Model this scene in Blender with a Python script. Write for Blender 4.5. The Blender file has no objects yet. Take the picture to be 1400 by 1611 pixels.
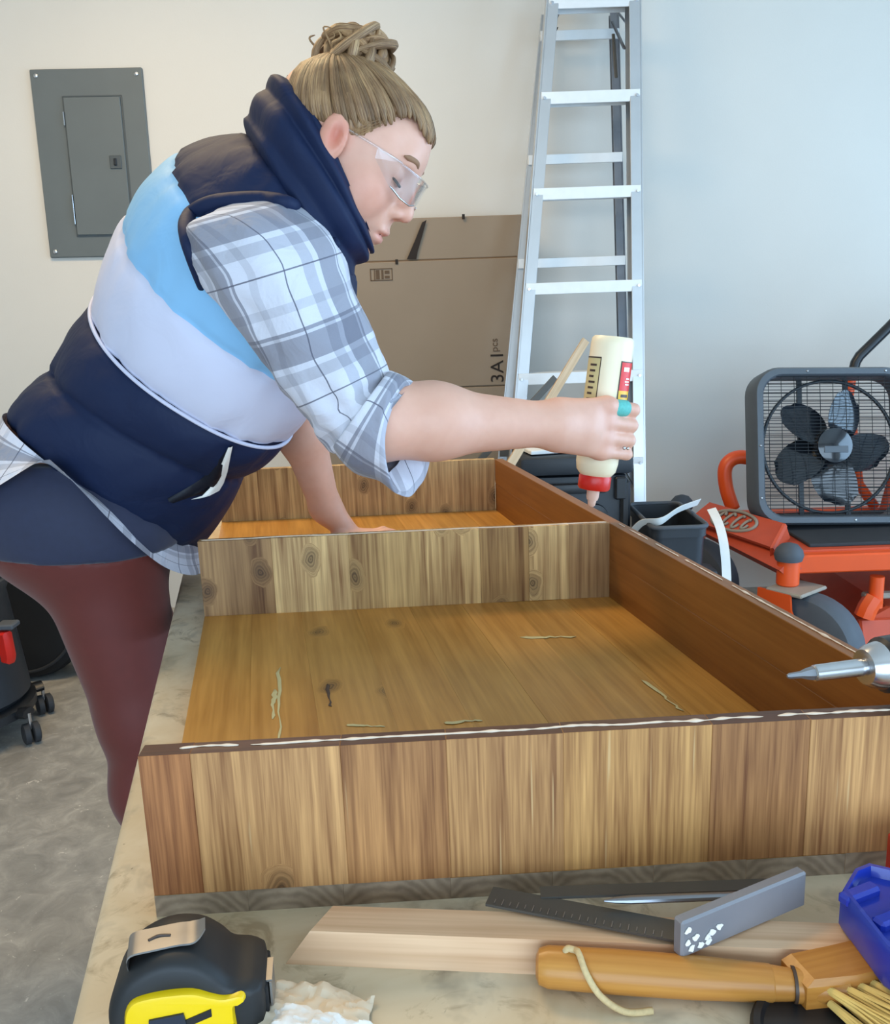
import bpy, bmesh, math, random
import numpy as np
from mathutils import Matrix, Vector, noise as mnoise
random.seed(7); rng = np.random.default_rng(7)
sc = bpy.context.scene
COL = sc.collection
A = np.array

# ------------------------------------------------------------------ camera
F_PX = 1370.0; PITCH = math.radians(12.4); ROLL = math.radians(2.03); CAM_Z = 1.172
_c, _s = math.cos(PITCH), math.sin(PITCH); _cr, _sr = math.cos(ROLL), math.sin(ROLL)
FWD = A([0, _c, -_s]); _u0 = A([0, _s, _c]); _r0 = A([1., 0, 0])
RIGHT = _cr*_r0 - _sr*_u0; UP = _sr*_r0 + _cr*_u0
CAM = A([0, 0, CAM_Z])
cam_d = bpy.data.cameras.new('camera'); cam = bpy.data.objects.new('camera', cam_d); COL.objects.link(cam)
cam_d.sensor_fit = 'HORIZONTAL'; cam_d.sensor_width = 36; cam_d.lens = 36*F_PX/1400; cam_d.clip_start = .02
_m = Matrix.Identity(4)
for i in range(3):
    _m[i][0] = RIGHT[i]; _m[i][1] = UP[i]; _m[i][2] = -FWD[i]; _m[i][3] = CAM[i]
cam.matrix_world = _m
sc.camera = cam

# ------------------------------------------------------------------ light
sc.view_settings.view_transform = 'Standard'; sc.view_settings.look = 'None'
sc.view_settings.gamma = 1; sc.view_settings.use_curve_mapping = False
sc.view_settings.exposure = 0.05
w = bpy.data.worlds.new('world'); sc.world = w; w.use_nodes = True
w.node_tree.nodes['Background'].inputs[0].default_value = (.72, .86, 1.0, 1)
w.node_tree.nodes['Background'].inputs[1].default_value = 1.2
def area(name, loc, rot, sx, sy, energy, col):
    l = bpy.data.lights.new(name, 'AREA'); l.shape = 'RECTANGLE'; l.size = sx; l.size_y = sy
    l.energy = energy; l.color = col
    o = bpy.data.objects.new(name, l); COL.objects.link(o); o.location = loc; o.rotation_euler = rot
    return o
# daylight through the open garage door behind the camera, and the ceiling fixture
area('daylight_garage_door', (.5, -2.35, 1.15), (math.radians(90), 0, 0), 4.6, 2.1, 122, (.54, .765, 1.0))
area('daylight_side_door', (3.36, 1.15, 1.12), (math.radians(90), 0, math.radians(90)), 3.2, 2.05, 112, (.40, .68, 1.0))
area('ceiling_fixture_light', (-.9, 2.1, 2.82), (0, 0, 0), 1.2, .5, 38, (1.0, .72, .38))

def at(px, py, Y=None, Z=None, X=None):
    d = FWD + RIGHT*(px-700)/F_PX - UP*(py-805.5)/F_PX
    t = Y/d[1] if Y is not None else (Z-CAM_Z)/d[2] if Z is not None else X/d[0]
    return CAM + d*t
def at_plane(px, py, p0, n):
    d = FWD + RIGHT*(px-700)/F_PX - UP*(py-805.5)/F_PX
    return CAM + d*(np.dot(A(p0)-CAM, n)/np.dot(d, n))

# ------------------------------------------------------------------ materials
def lin(c):
    return tuple(((x/255)/12.92 if x/255 <= .04045 else ((x/255+.055)/1.055)**2.4) for x in c)
class NT:
    def __init__(s, name):
        s.m = bpy.data.materials.new(name); s.m.use_nodes = True; s.t = s.m.node_tree
        s.b = s.t.nodes['Principled BSDF']
    def n(s, typ, ins=None, **props):
        nd = s.t.nodes.new('ShaderNode'+typ)
        for k, v in props.items(): setattr(nd, k, v)
        for k, v in (ins or {}).items(): s.set(nd.inputs[k], v)
        return nd
    def set(s, sock, v):
        if isinstance(v, bpy.types.NodeSocket): s.t.links.new(v, sock)
        elif isinstance(v, (tuple, list)) and sock.type == 'RGBA' and len(v) == 3: sock.default_value = (*v, 1)
        else: sock.default_value = v
    def math(s, op, a, b=None, c=None, clamp=False):
        nd = s.t.nodes.new('ShaderNodeMath'); nd.operation = op; nd.use_clamp = clamp
        s.set(nd.inputs[0], a)
        if b is not None: s.set(nd.inputs[1], b)
        if c is not None: s.set(nd.inputs[2], c)
        return nd.outputs[0]
    def mix(s, f, a, b, mode='MIX'):
        nd = s.t.nodes.new('ShaderNodeMix'); nd.data_type = 'RGBA'; nd.blend_type = mode
        s.set(nd.inputs[0], f); s.set(nd.inputs[6], a); s.set(nd.inputs[7], b)
        return nd.outputs[2]
    def ramp(s, f, stops, interp='LINEAR'):
        nd = s.t.nodes.new('ShaderNodeValToRGB'); nd.color_ramp.interpolation = interp
        e = nd.color_ramp.elements
        while len(e) < len(stops): e.new(.5)
        for i, (p, c) in enumerate(stops):
            e[i].position = p
            e[i].color = (c, c, c, 1) if isinstance(c, (int, float)) else (*c, 1)
        s.set(nd.inputs[0], f); return nd.outputs[0]
    def coords(s, scale=(1, 1, 1), kind='Object', jitter=False):
        tc = s.t.nodes.new('ShaderNodeTexCoord'); v = tc.outputs[kind]
        if jitter:
            oi = s.t.nodes.new('ShaderNodeObjectInfo')
            r = s.math('MULTIPLY', oi.outputs['Random'], 23.7)
            va = s.n('VectorMath', {0: v, 1: r}, operation='ADD'); v = va.outputs[0]
        mp = s.n('Mapping', {'Vector': v, 'Scale': scale}); return mp.outputs[0]
    def noise(s, vec, scale=5, detail=3, rough=.5, dist=0):
        nd = s.n('TexNoise', {'Vector': vec, 'Scale': scale, 'Detail': detail, 'Roughness': rough, 'Distortion': dist})
        return nd.outputs[0]
    def bump(s, h, strength=.3, dist=.002):
        nd = s.n('Bump', {'Height': h, 'Strength': strength, 'Distance': dist})
        s.t.links.new(nd.outputs[0], s.b.inputs['Normal'])
    def base(s, c): s.set(s.b.inputs['Base Color'], c)
    def rough(s, v): s.set(s.b.inputs['Roughness'], v)
M = {}
def plain(name, rgb, rough=.5, metal=0, var=.06, scale=30, bump=0, coat=0, sheen=0):
    q = NT(name); c = lin(rgb)
    n = q.noise(q.coords(), scale, 4)
    lo = tuple(max(0, x*(1-var*2)) for x in c); hi = tuple(min(1, x*(1+var*2)) for x in c)
    q.base(q.mix(n, lo, hi)); q.rough(rough); q.b.inputs['Metallic'].default_value = metal
    if coat: q.b.inputs['Coat Weight'].default_value = coat
    if sheen: q.b.inputs['Sheen Weight'].default_value = sheen
    if bump: q.bump(n, bump)
    M[name] = q.m; return q.m

def wood(name, dark, light, axis, contrast=1.0, cross=55, fine=330, along=1.6, rough=.5, knots=0, bands=0, pale_specks=0, bump=.15, blotch=.3, plane=(0, 2)):
    """stained softwood: streaks along a local axis, optional knots; tinted per stave by the object colour"""
    q = NT(name)
    sc_ = [1., 1., 1.]; sc_[axis] = along/cross
    co = q.coords((1, 1, 1), jitter=True)
    kd = None
    if knots:
        ks = [15., 15., 15.]; ks[axis] = 10.
        kc = q.n('SeparateXYZ', {0: q.n('Mapping', {'Vector': co, 'Scale': tuple(ks)}).outputs[0]})
        kc = q.n('CombineXYZ', {0: kc.outputs[plane[0]], 1: kc.outputs[plane[1]]}).outputs[0]
        wob_ = q.n('TexNoise', {'Vector': co, 'Scale': 30., 'Detail': 2.})
        kc = q.n('VectorMath', {0: kc, 1: q.n('VectorMath', {0: wob_.outputs['Color'], 3: .22}, operation='SCALE').outputs[0]}, operation='ADD').outputs[0]
        vo = q.n('TexVoronoi', {'Vector': kc, 'Scale': 1.0, 'Randomness': .9}, voronoi_dimensions='2D')
        sel = q.math('GREATER_THAN', q.n('SeparateColor', {0: vo.outputs['Color']}).outputs[0], 1-knots)
        kd = q.math('MULTIPLY', q.math('SUBTRACT', 1, q.math('SMOOTH_MIN', q.math('MULTIPLY', vo.outputs['Distance'], 4.4), 1, .1)), sel, clamp=True)
        off = q.n('VectorMath', {0: vo.outputs['Position'], 1: q.math('MULTIPLY', kd, .03)}, operation='SCALE')
        off.inputs[3].default_value = 1
        q.set(off.inputs[3], q.math('MULTIPLY', kd, .02))
        co2 = q.n('VectorMath', {0: co, 1: off.outputs[0]}, operation='ADD').outputs[0]
    else: co2 = co
    m1 = q.n('Mapping', {'Vector': co2, 'Scale': tuple(sc_)}).outputs[0]
    n1 = q.noise(m1, cross, 3, .6, .4)
    n2 = q.noise(m1, fine, 2, .6)
    n3 = q.noise(co2, 7, 3)
    g = q.math('ADD', q.math('MULTIPLY', n1, .62), q.math('MULTIPLY', n2, .38))
    if bands:
        wv = q.n('TexWave', {'Vector': m1, 'Scale': bands, 'Distortion': 6.0, 'Detail': 2.0, 'Detail Scale': .8}, wave_type='BANDS', bands_direction='DIAGONAL')
        g = q.math('ADD', q.math('MULTIPLY', g, .65), q.math('MULTIPLY', wv.outputs['Fac'], .35))
    g = q.math('ADD', g, q.math('MULTIPLY', q.math('SUBTRACT', n3, .5), blotch))
    half = .17/contrast
    f = q.n('MapRange', {0: g, 1: .5-half, 2: .5+half}, clamp=True).outputs[0]
    col = q.mix(f, lin(dark), lin(light))
    oi = q.n('ObjectInfo')
    col = q.mix(1.0, col, oi.outputs['Color'], 'MULTIPLY')
    if kd is not None:
        ring = q.math('MULTIPLY', q.math('ADD', q.math('SINE', q.math('MULTIPLY', kd, 26)), 1), .25)
        kf = q.math('MULTIPLY', q.math('POWER', kd, .9), q.math('ADD', .5, ring), clamp=True)
        col = q.mix(kf, col, lin((52, 34, 24)))
    if pale_specks:
        sp = q.noise(m1, 150, 2, .7)
        pf = q.n('MapRange', {0: sp, 1: .69, 2: .74}, clamp=True).outputs[0]
        col = q.mix(q.math('MULTIPLY', pf, pale_specks), col, lin((214, 180, 130)))
    q.base(col); q.rough(rough); q.bump(g, bump, .001)
    q.b.inputs['Specular IOR Level'].default_value = .35
    M[name] = q.m; return q.m

wood('wood_front', (122, 78, 46), (212, 164, 110), 2, .9, cross=130, fine=420, along=4, rough=.5, pale_specks=.5, blotch=.22, knots=.06)
wood('wood_divider', (132, 94, 62), (236, 204, 154), 2, .95, cross=70, fine=240, along=2.2, rough=.55, knots=.62, blotch=.3)
wood('wood_top', (66, 42, 30), (112, 76, 54), 0, .8, cross=60, fine=200, along=2, rough=.4)
wood('wood_base', (158, 106, 42), (212, 156, 80), 1, .75, cross=36, fine=160, along=1.5, rough=.36, knots=.05, plane=(0, 1), blotch=.25)
wood('wood_side', (114, 66, 24), (154, 100, 46), 1, .7, cross=36, fine=150, along=1.2, rough=.38, blotch=.25)
wood('wood_pine', (196, 148, 108), (238, 200, 162), 0, .9, cross=60, fine=200, along=1.2, rough=.6)
wood('wood_lath', (176, 146, 112), (214, 188, 156), 2, .8, cross=60, fine=200, along=1.2, rough=.6)
wood('wood_handle', (166, 104, 40), (205, 146, 72), 0, .8, cross=50, fine=250, along=1.2, rough=.3)

def end_grain():
    q = NT('wood_end_grain'); co = q.coords((1, 1, 1.0))
    off = q.n('Mapping', {'Vector': co, 'Location': (.012, 0, .034)}).outputs[0]
    wv = q.n('TexWave', {'Vector': off, 'Scale': 42., 'Distortion': 5., 'Detail': 3., 'Detail Scale': 1.2}, wave_type='RINGS', rings_direction='Y')
    n = q.noise(co, 60, 4)
    f = q.math('ADD', q.math('MULTIPLY', wv.outputs['Fac'], .28), q.math('MULTIPLY', n, .75))
    q.base(q.mix(f, lin((98, 80, 62)), lin((176, 154, 128)))); q.rough(.7); q.bump(f, .2)
    M['wood_end'] = q.m
end_grain()

def wall_mat(name, rgb):
    q = NT(name); co = q.coords()
    n = q.noise(co, 3, 4); n2 = q.noise(co, 160, 3)
    c = lin(rgb)
    q.base(q.mix(n, tuple(x*.96 for x in c), tuple(min(1, x*1.03) for x in c))); q.rough(.85); q.bump(n2, .12, .002)
    M[name] = q.m
wall_mat('wall_paint', (214, 208, 198)); wall_mat('ceiling_paint', (225, 222, 214))

def concrete():
    q = NT('concrete'); co = q.coords()
    n1 = q.noise(co, 1.6, 6, .6, .6); n2 = q.noise(co, 14, 6, .7, .8); n3 = q.noise(co, 120, 3)
    f = q.math('ADD', q.math('MULTIPLY', n1, .5), q.math('MULTIPLY', n2, .5))
    c = q.ramp(f, [(.3, lin((108, 106, 102))), (.5, lin((148, 145, 139))), (.68, lin((184, 180, 172)))])
    sp = q.n('MapRange', {0: q.noise(co, 38, 3, .7, 1.2), 1: .66, 2: .72}, clamp=True).outputs[0]
    c = q.mix(q.math('MULTIPLY', sp, .65), c, lin((212, 206, 196)))
    q.base(c); q.rough(q.n('MapRange', {0: n2, 3: .35, 4: .7}).outputs[0]); q.bump(n3, .1, .002)
    M['concrete'] = q.m
concrete()

def bench_mat():
    q = NT('bench_top'); co = q.coords()
    n1 = q.noise(co, 6, 5, .6, .8); n2 = q.noise(co, 22, 5, .65, 1.0); n3 = q.noise(co, 90, 3)
    c = q.mix(q.n('MapRange', {0: n1, 1: .35, 2: .65}, clamp=True).outputs[0], lin((194, 170, 134)), lin((220, 204, 176)))
    st = q.n('MapRange', {0: n2, 1: .56, 2: .68}, clamp=True).outputs[0]
    c = q.mix(q.math('MULTIPLY', st, .5), c, lin((120, 96, 62)))
    sm = q.n('MapRange', {0: q.noise(co, 15, 4, .6, .4), 1: .54, 2: .70}, clamp=True).outputs[0]
    c = q.mix(q.math('MULTIPLY', sm, .5), c, lin((96, 88, 78)))
    dk = q.n('MapRange', {0: q.noise(q.coords((1, 1, 1)), 48, 3, .7, 1.6), 1: .70, 2: .75}, clamp=True).outputs[0]
    c = q.mix(q.math('MULTIPLY', dk, .75), c, lin((58, 46, 34)))
    q.base(c); q.rough(.55); q.bump(n3, .15, .001); M['bench_top'] = q.m
bench_mat()

plain('bench_leg', (120, 112, 100), .6)
plain('glue', (236, 214, 190), .35, var=.03)
plain('panel_grey', (98, 104, 104), .5, var=.05, scale=6)
plain('panel_dark', (74, 80, 82), .5)
plain('chrome', (200, 200, 202), .25, 1)
plain('aluminium', (206, 208, 210), .38, .85, var=.05, scale=8)
plain('step_aluminium', (226, 226, 224), .5, .25, var=.03)
plain('dark_steel', (88, 84, 78), .5, .4)
plain('steel', (150, 152, 158), .35, .9)
plain('stock_steel', (140, 139, 144), .42, .3)
plain('orange_paint', (226, 82, 26), .38, var=.06, scale=9)
plain('orange_dull', (196, 74, 40), .5, var=.10, scale=12)
plain('rubber', (44, 45, 48), .75, var=.1)
plain('tyre_grey', (74, 78, 84), .7, var=.08)
plain('black_plastic', (26, 28, 32), .38, var=.1)
plain('black_matte', (18, 18, 20), .8)
plain('case_plastic', (34, 38, 44), .45, var=.08)
plain('fan_plastic', (80, 86, 92), .45)
plain('fan_blade', (24, 30, 38), .16, coat=.6)
plain('grille_wire', (40, 44, 48), .4)
plain('cardboard', (144, 127, 108), .85, var=.04, scale=5)
plain('cardboard_edge', (112, 88, 64), .9, var=.08)
plain('print_ink', (38, 28, 22), .85)
plain('print_faded', (92, 72, 54), .85)
plain('white_strap', (224, 222, 216), .5, var=.03)
plain('white_paper', (236, 234, 230), .8, var=.03, bump=.1)
plain('tan_paper', (224, 206, 180), .8, var=.04)
plain('red_plastic', (206, 34, 22), .35)
plain('blue_plastic', (26, 50, 160), .28, var=.06, coat=.3)
plain('yellow_plastic', (236, 196, 10), .32, var=.03)
plain('tape_rubber', (28, 29, 31), .55, var=.1, scale=60)
plain('clip_metal', (146, 142, 138), .42, .7, var=.12, scale=40)
plain('bottle_plastic', (242, 226, 192), .34, var=.02)
plain('nozzle_plastic', (228, 186, 164), .4, var=.03)
plain('label_red', (222, 36, 26), .4); plain('label_yellow', (236, 178, 24), .4); plain('label_cream', (206, 190, 136), .45)
plain('label_white', (242, 236, 226), .5); plain('label_dark', (70, 52, 40), .5)
plain('teal_bandage', (92, 178, 168), .7, var=.12, scale=250)
plain('cord', (206, 180, 132), .85, var=.12, scale=400)
plain('bristle', (226, 190, 108), .6, var=.1, scale=80)
plain('bristle_white', (232, 226, 212), .6)
plain('ink_blue', (30, 40, 56), .5)
plain('grey_cloth', (150, 160, 172), .8); plain('yellow_box', (206, 180, 40), .6)
plain('logo_grey', (150, 140, 126), .5)
plain('leggings', (98, 34, 26), .62, var=.05, scale=60, sheen=.15)
plain('navy_knit', (34, 40, 66), .75, var=.08, scale=90, sheen=.2)
plain('eye_white', (216, 206, 200), .3); plain('brow', (146, 108, 80), .8); plain('lash', (64, 44, 36), .8)

def puffer(name, rgb, rough, coat=0.0, wr=.35):
    q = NT(name); c = lin(rgb); co = q.coords()
    n = q.noise(q.n('Mapping', {'Vector': co, 'Scale': (1, 1, 1)}).outputs[0], 14, 3, .5, 1.0)
    n2 = q.noise(co, 6, 3)
    q.base(q.mix(n2, tuple(x*.9 for x in c), tuple(min(1, x*1.08) for x in c))); q.rough(rough)
    q.bump(n, wr, .012); q.b.inputs['Specular IOR Level'].default_value = .3
    M[name] = q.m
puffer('vest_navy', (18, 32, 64), .68, wr=.34); puffer('vest_blue', (140, 192, 230), .55, wr=.2); puffer('vest_white', (208, 208, 226), .55, wr=.15)
puffer('vest_lining', (14, 18, 30), .5)

def plaid():
    q = NT('plaid'); uv = q.n('UVMap'); sp = q.n('SeparateXYZ', {0: uv.outputs[0]})
    def stripes(x, per, off):
        f = q.math('FRACT', q.math('ADD', q.math('DIVIDE', x, per), off))
        return q.ramp(f, [(0, 1.), (.10, .80), (.17, 1.), (.30, .34), (.325, .85), (.35, .36), (.55, .95), (.60, .66), (.70, 1.), (.86, .12), (.875, 1.)], 'CONSTANT')
    a = stripes(sp.outputs[0], .150, .12); b = stripes(sp.outputs[1], .165, .20)
    mul = q.math('MULTIPLY', a, b)
    mul = q.math('ADD', q.math('MULTIPLY', mul, .86), .08)
    col = q.mix(mul, lin((66, 66, 86)), lin((220, 220, 230)))
    co = q.coords()
    n = q.noise(co, 1200, 1); n2 = q.noise(co, 16, 3, .5, 1.0)
    col = q.mix(.18, col, q.mix(n, (.35, .35, .4), (1, 1, 1)), 'MULTIPLY')
    q.base(col); q.rough(.85); q.bump(n2, .5, .012); q.b.inputs['Sheen Weight'].default_value = .2
    M['plaid'] = q.m
plaid()

def skin():
    q = NT('skin'); at_ = q.n('Attribute', attribute_name='tint')
    co = q.coords(); n = q.noise(co, 60, 4); n2 = q.noise(co, 9, 3); n3 = q.noise(co, 500, 2)
    c = q.mix(q.math('ADD', q.math('MULTIPLY', n, .5), q.math('MULTIPLY', n2, .5)), lin((208, 150, 126)), lin((232, 184, 160)))
    c = q.mix(1.0, c, at_.outputs['Color'], 'MULTIPLY')
    q.base(c); q.rough(.48); q.bump(n3, .06, .001)
    q.b.inputs['Subsurface Weight'].default_value = .12
    q.b.inputs['Subsurface Radius'].default_value = (.012, .005, .003)
    q.b.inputs['Subsurface Scale'].default_value = .6
    M['skin'] = q.m
skin()

def hair_mat():
    q = NT('hair'); uv = q.n('UVMap')
    mp = q.n('Mapping', {'Vector': uv.outputs[0], 'Scale': (14, 1.2, 1)}).outputs[0]
    n = q.noise(mp, 3, 4, .6); n2 = q.noise(q.coords(), 28, 3)
    oi = q.n('Attribute', attribute_name='tint')
    f = q.math('ADD', q.math('MULTIPLY', n, .75), q.math('MULTIPLY', n2, .3))
    c = q.ramp(f, [(.25, lin((60, 42, 30))), (.5, lin((134, 100, 68))), (.76, lin((226, 190, 142)))])
    c = q.mix(1.0, c, oi.outputs['Color'], 'MULTIPLY')
    q.base(c); q.rough(.45); q.bump(n, .5, .003); M['hair'] = q.m
hair_mat()

def lens_mat():
    q = NT('clear_lens'); nt = q.t
    tr = q.n('BsdfTransparent', {'Color': (.965, .975, .985)}); gl = q.n('BsdfGlossy', {'Color': (.95, .97, 1.0), 'Roughness': .06})
    lw = q.n('LayerWeight', {'Blend': .35})
    f = q.math('ADD', q.math('MULTIPLY', lw.outputs['Facing'], .5), .04, clamp=True)
    mx = q.n('MixShader', {0: f, 1: tr.outputs[0], 2: gl.outputs[0]})
    nt.links.new(mx.outputs[0], nt.nodes['Material Output'].inputs[0]); M['clear_lens'] = q.m
lens_mat()

# ------------------------------------------------------------------ mesh helpers
def unit(v): v = A(v, float); return v/max(1e-9, np.linalg.norm(v))
class MB:
    def __init__(s): s.v = []; s.f = []; s.mi = []; s.uv = []; s.n = 0
    def add(s, v, f, mi=0, uv=None):
        v = [tuple(map(float, p)) for p in v]; o = s.n; s.v += v; s.n += len(v)
        s.f += [tuple(i+o for i in q) for q in f]
        s.mi += (list(mi) if isinstance(mi, (list, tuple)) else [mi]*len(f))
        s.uv += (list(uv) if uv is not None else [(0, 0)]*len(v))
        return s
    def box(s, c, size, rz=0, R=None, bev=.0, mi=0, seg=1):
        bm = bmesh.new(); bmesh.ops.create_cube(bm, size=1)
        for q in bm.verts: q.co = Vector((q.co.x*size[0], q.co.y*size[1], q.co.z*size[2]))
        if bev: bmesh.ops.bevel(bm, geom=list(bm.edges), offset=bev, segments=seg, affect='EDGES', profile=.6)
        if R is None: R = A([[math.cos(rz), -math.sin(rz), 0], [math.sin(rz), math.cos(rz), 0], [0, 0, 1]])
        bm.verts.index_update()
        v = [R@A(q.co)+A(c) for q in bm.verts]; f = [[q.index for q in k.verts] for k in bm.faces]
        bm.free(); return s.add(v, f, mi)
    def loft(s, rings, closed=True, cap0=False, cap1=False, mi=0, uv=None):
        """rings: list of (n,3); closed rings get a doubled seam when uv is given"""
        n = len(rings[0]); m = len(rings); v = np.concatenate(rings); f = []; mis = []
        for j in range(m-1):
            for i in range(n if closed else n-1):
                k = (i+1) % n
                f.append((j*n+i, j*n+k, (j+1)*n+k, (j+1)*n+i)); mis.append(mi[j] if isinstance(mi, (list, tuple)) else mi)
        if cap0: f.append(tuple(range(n))[::-1]); mis.append(mi[0] if isinstance(mi, (list, tuple)) else mi)
        if cap1: f.append(tuple((m-1)*n+i for i in range(n))); mis.append(mi[-1] if isinstance(mi, (list, tuple)) else mi)
        return s.add(v, f, mis, uv)
    def tube(s, path, r, n=10, mi=0, cap=True, flat=1.0, up=(0, 0, 1), closed=False):
        P = A(path, float); m = len(P); R = np.full(m, r) if np.isscalar(r) else A(r, float)
        rings = []; uv = []; L = 0
        prev = None
        for j in range(m):
            a = P[(j-1) % m] if closed else P[max(0, j-1)]; b = P[(j+1) % m] if closed else P[min(m-1, j+1)]
            t = unit(b-a)
            if prev is None:
                u = A(up, float)
                if abs(t@u) > .95: u = A([1, 0, 0.])
                x = unit(np.cross(t, u))
            else: x = unit(prev-t*(prev@t))
            prev = x; y = np.cross(t, x)
            if j: L += np.linalg.norm(P[j]-P[j-1])
            th = np.linspace(0, 2*math.pi, n, endpoint=False)
            rings.append(P[j]+R[j]*(np.outer(np.cos(th), x)*1.0+np.outer(np.sin(th), y)*flat))
            uv += [(i/n, L*8) for i in range(n)]
        if closed: rings.append(rings[0]); uv += uv[:n]
        return s.loft(rings, True, cap and not closed, cap and not closed, mi, uv)
    def lathe(s, prof, o, ax, n=28, mi=0, cap=True, x0=None):
        """prof: list of (distance along axis, radius)"""
        ax = unit(ax); u = A([0, 0, 1.]) if abs(ax[2]) < .9 else A([1., 0, 0])
        x = unit(np.cross(ax, u)) if x0 is None else unit(x0); y = np.cross(ax, x)
        th = np.linspace(0, 2*math.pi, n, endpoint=False)
        rings = [A(o)+ax*d+r*(np.outer(np.cos(th), x)+np.outer(np.sin(th), y)) for d, r in prof]
        return s.loft(rings, True, cap, cap, mi)
    def prism(s, poly, o, ex, ey, ez, h, mi=0, bev=0):
        """polygon in (ex,ey) at o, extruded by h along ez"""
        ex, ey, ez = unit(ex), unit(ey), unit(ez)
        a = [A(o)+ex*p[0]+ey*p[1] for p in poly]; b = [q+ez*h for q in a]; n = len(poly)
        if bev:
            c = A(poly).mean(0); sh = lambda p: c+(A(p)-c)*(1-bev/max(1e-6, np.linalg.norm(A(p)-c)))
            a0 = [A(o)+ex*sh(p)[0]+ey*sh(p)[1] for p in poly]; b0 = [q+ez*h for q in a0]
            a = [q+ez*min(bev, h/2)*np.sign(h) for q in a]; b = [q-ez*min(bev, h/2) for q in b]
            return s.loft([A(a0), A(a), A(b), A(b0)], True, True, True, mi)
        return s.loft([A(a), A(b)], True, True, True, mi)
    def ball(s, c, r, n=14, mi=0, R=None):
        r = A([r]*3 if np.isscalar(r) else r, float); R = np.eye(3) if R is None else R
        rings = []
        for j in range(1, n):
            ph = math.pi*j/n; th = np.linspace(0, 2*math.pi, 2*n, endpoint=False)
            p = np.stack([np.cos(th)*math.sin(ph), np.sin(th)*math.sin(ph), np.full(2*n, -math.cos(ph))], 1)
            rings.append((p*r)@R.T+A(c))
        return s.loft(rings, True, True, True, mi)

def link(name, verts, faces, mats, parent=None, rotz=0, color=None, uv=None, mi=None, smooth=True, R=None, origin=None, tint=None, sharp=.6):
    """one mesh object from world-space vertices; origin at its own centre"""
    V = np.asarray(verts, float); o = (V.min(0)+V.max(0))/2 if origin is None else A(origin, float)
    if R is None: R = A([[math.cos(rotz), -math.sin(rotz), 0], [math.sin(rotz), math.cos(rotz), 0], [0, 0, 1]])
    me = bpy.data.meshes.new(name); me.from_pydata(((V-o)@R).tolist(), [], faces)
    for m in (mats if isinstance(mats, (list, tuple)) else [mats]): me.materials.append(M[m])
    if mi is not None: me.polygons.foreach_set('material_index', mi)
    if uv is not None:
        ul = me.uv_layers.new(name='UVMap'); idx = np.empty(len(me.loops), int); me.loops.foreach_get('vertex_index', idx)
        ul.data.foreach_set('uv', A(uv, np.float32)[idx].ravel())
    if tint is not None:
        ca = me.color_attributes.new('tint', 'FLOAT_COLOR', 'POINT')
        ca.data.foreach_set('color', np.concatenate([tint, np.ones((len(tint), 1))], 1).astype(np.float32).ravel())
    bm = bmesh.new(); bm.from_mesh(me); bmesh.ops.recalc_face_normals(bm, faces=bm.faces)
    if smooth:
        for f in bm.faces: f.smooth = True
        for e in bm.edges:
            if len(e.link_faces) == 2 and e.calc_face_angle(0) > sharp: e.smooth = False
    bm.to_mesh(me); bm.free(); me.update()
    ob = bpy.data.objects.new(name, me); COL.objects.link(ob)
    if color is not None: ob.color = (*color, 1)
    po = A(parent['_w']) if parent is not None else np.zeros(3)
    ob.location = o-po; ob['_w'] = [float(x) for x in o]
    if parent is not None: ob.parent = parent
    if not np.allclose(R, np.eye(3)): ob.rotation_euler = Matrix(R.tolist()).to_euler()
    return ob
def build(mb, name, mats, parent=None, **k):
    return link(name, mb.v, mb.f, mats, parent, mi=mb.mi if any(mb.mi) else None, uv=mb.uv if any(u != (0, 0) for u in mb.uv) else None, **k)
def thing(name, label, cat, loc, group=None):
    o = bpy.data.objects.new(name, None); COL.objects.link(o); o.location = loc; o['_w'] = [float(x) for x in loc]
    o.empty_display_size = .05
    return tag(o, label, cat, group)
def tag(o, label, cat, group=None):
    o['label'] = label; o['category'] = cat
    if group: o['group'] = group
    return o
def struct(o): o['kind'] = 'structure'; return o
def text_mesh(txt, size, o, ex, ey, depth, name, mat, parent, squeeze=1.0):
    cu = bpy.data.curves.new('t', 'FONT'); cu.body = txt; cu.size = size; cu.extrude = depth; cu.align_x = 'CENTER'; cu.align_y = 'CENTER'
    to = bpy.data.objects.new('t', cu); COL.objects.link(to)
    bpy.context.view_layer.update()
    me = to.evaluated_get(bpy.context.evaluated_depsgraph_get()).to_mesh()
    ex, ey = unit(ex), unit(ey); ez = np.cross(ex, ey)
    v = [A(o)+ex*p.co.x*squeeze+ey*p.co.y+ez*p.co.z for p in me.vertices]; f = [tuple(p.vertices) for p in me.polygons]
    to.to_mesh_clear(); bpy.data.objects.remove(to); bpy.data.curves.remove(cu)
    return link(name, v, f, mat, parent, smooth=False)
def spline(pts, n):
    P = A(pts, float); m = len(P); out = []
    for t in np.linspace(0, m-1, n):
        i = min(int(t), m-2); u = t-i
        p0, p1, p2, p3 = P[max(0, i-1)], P[i], P[i+1], P[min(m-1, i+2)]
        out.append(.5*((2*p1)+(-p0+p2)*u+(2*p0-5*p1+4*p2-p3)*u*u+(-p0+3*p1-3*p2+p3)*u**3))
    return A(out)

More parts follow.
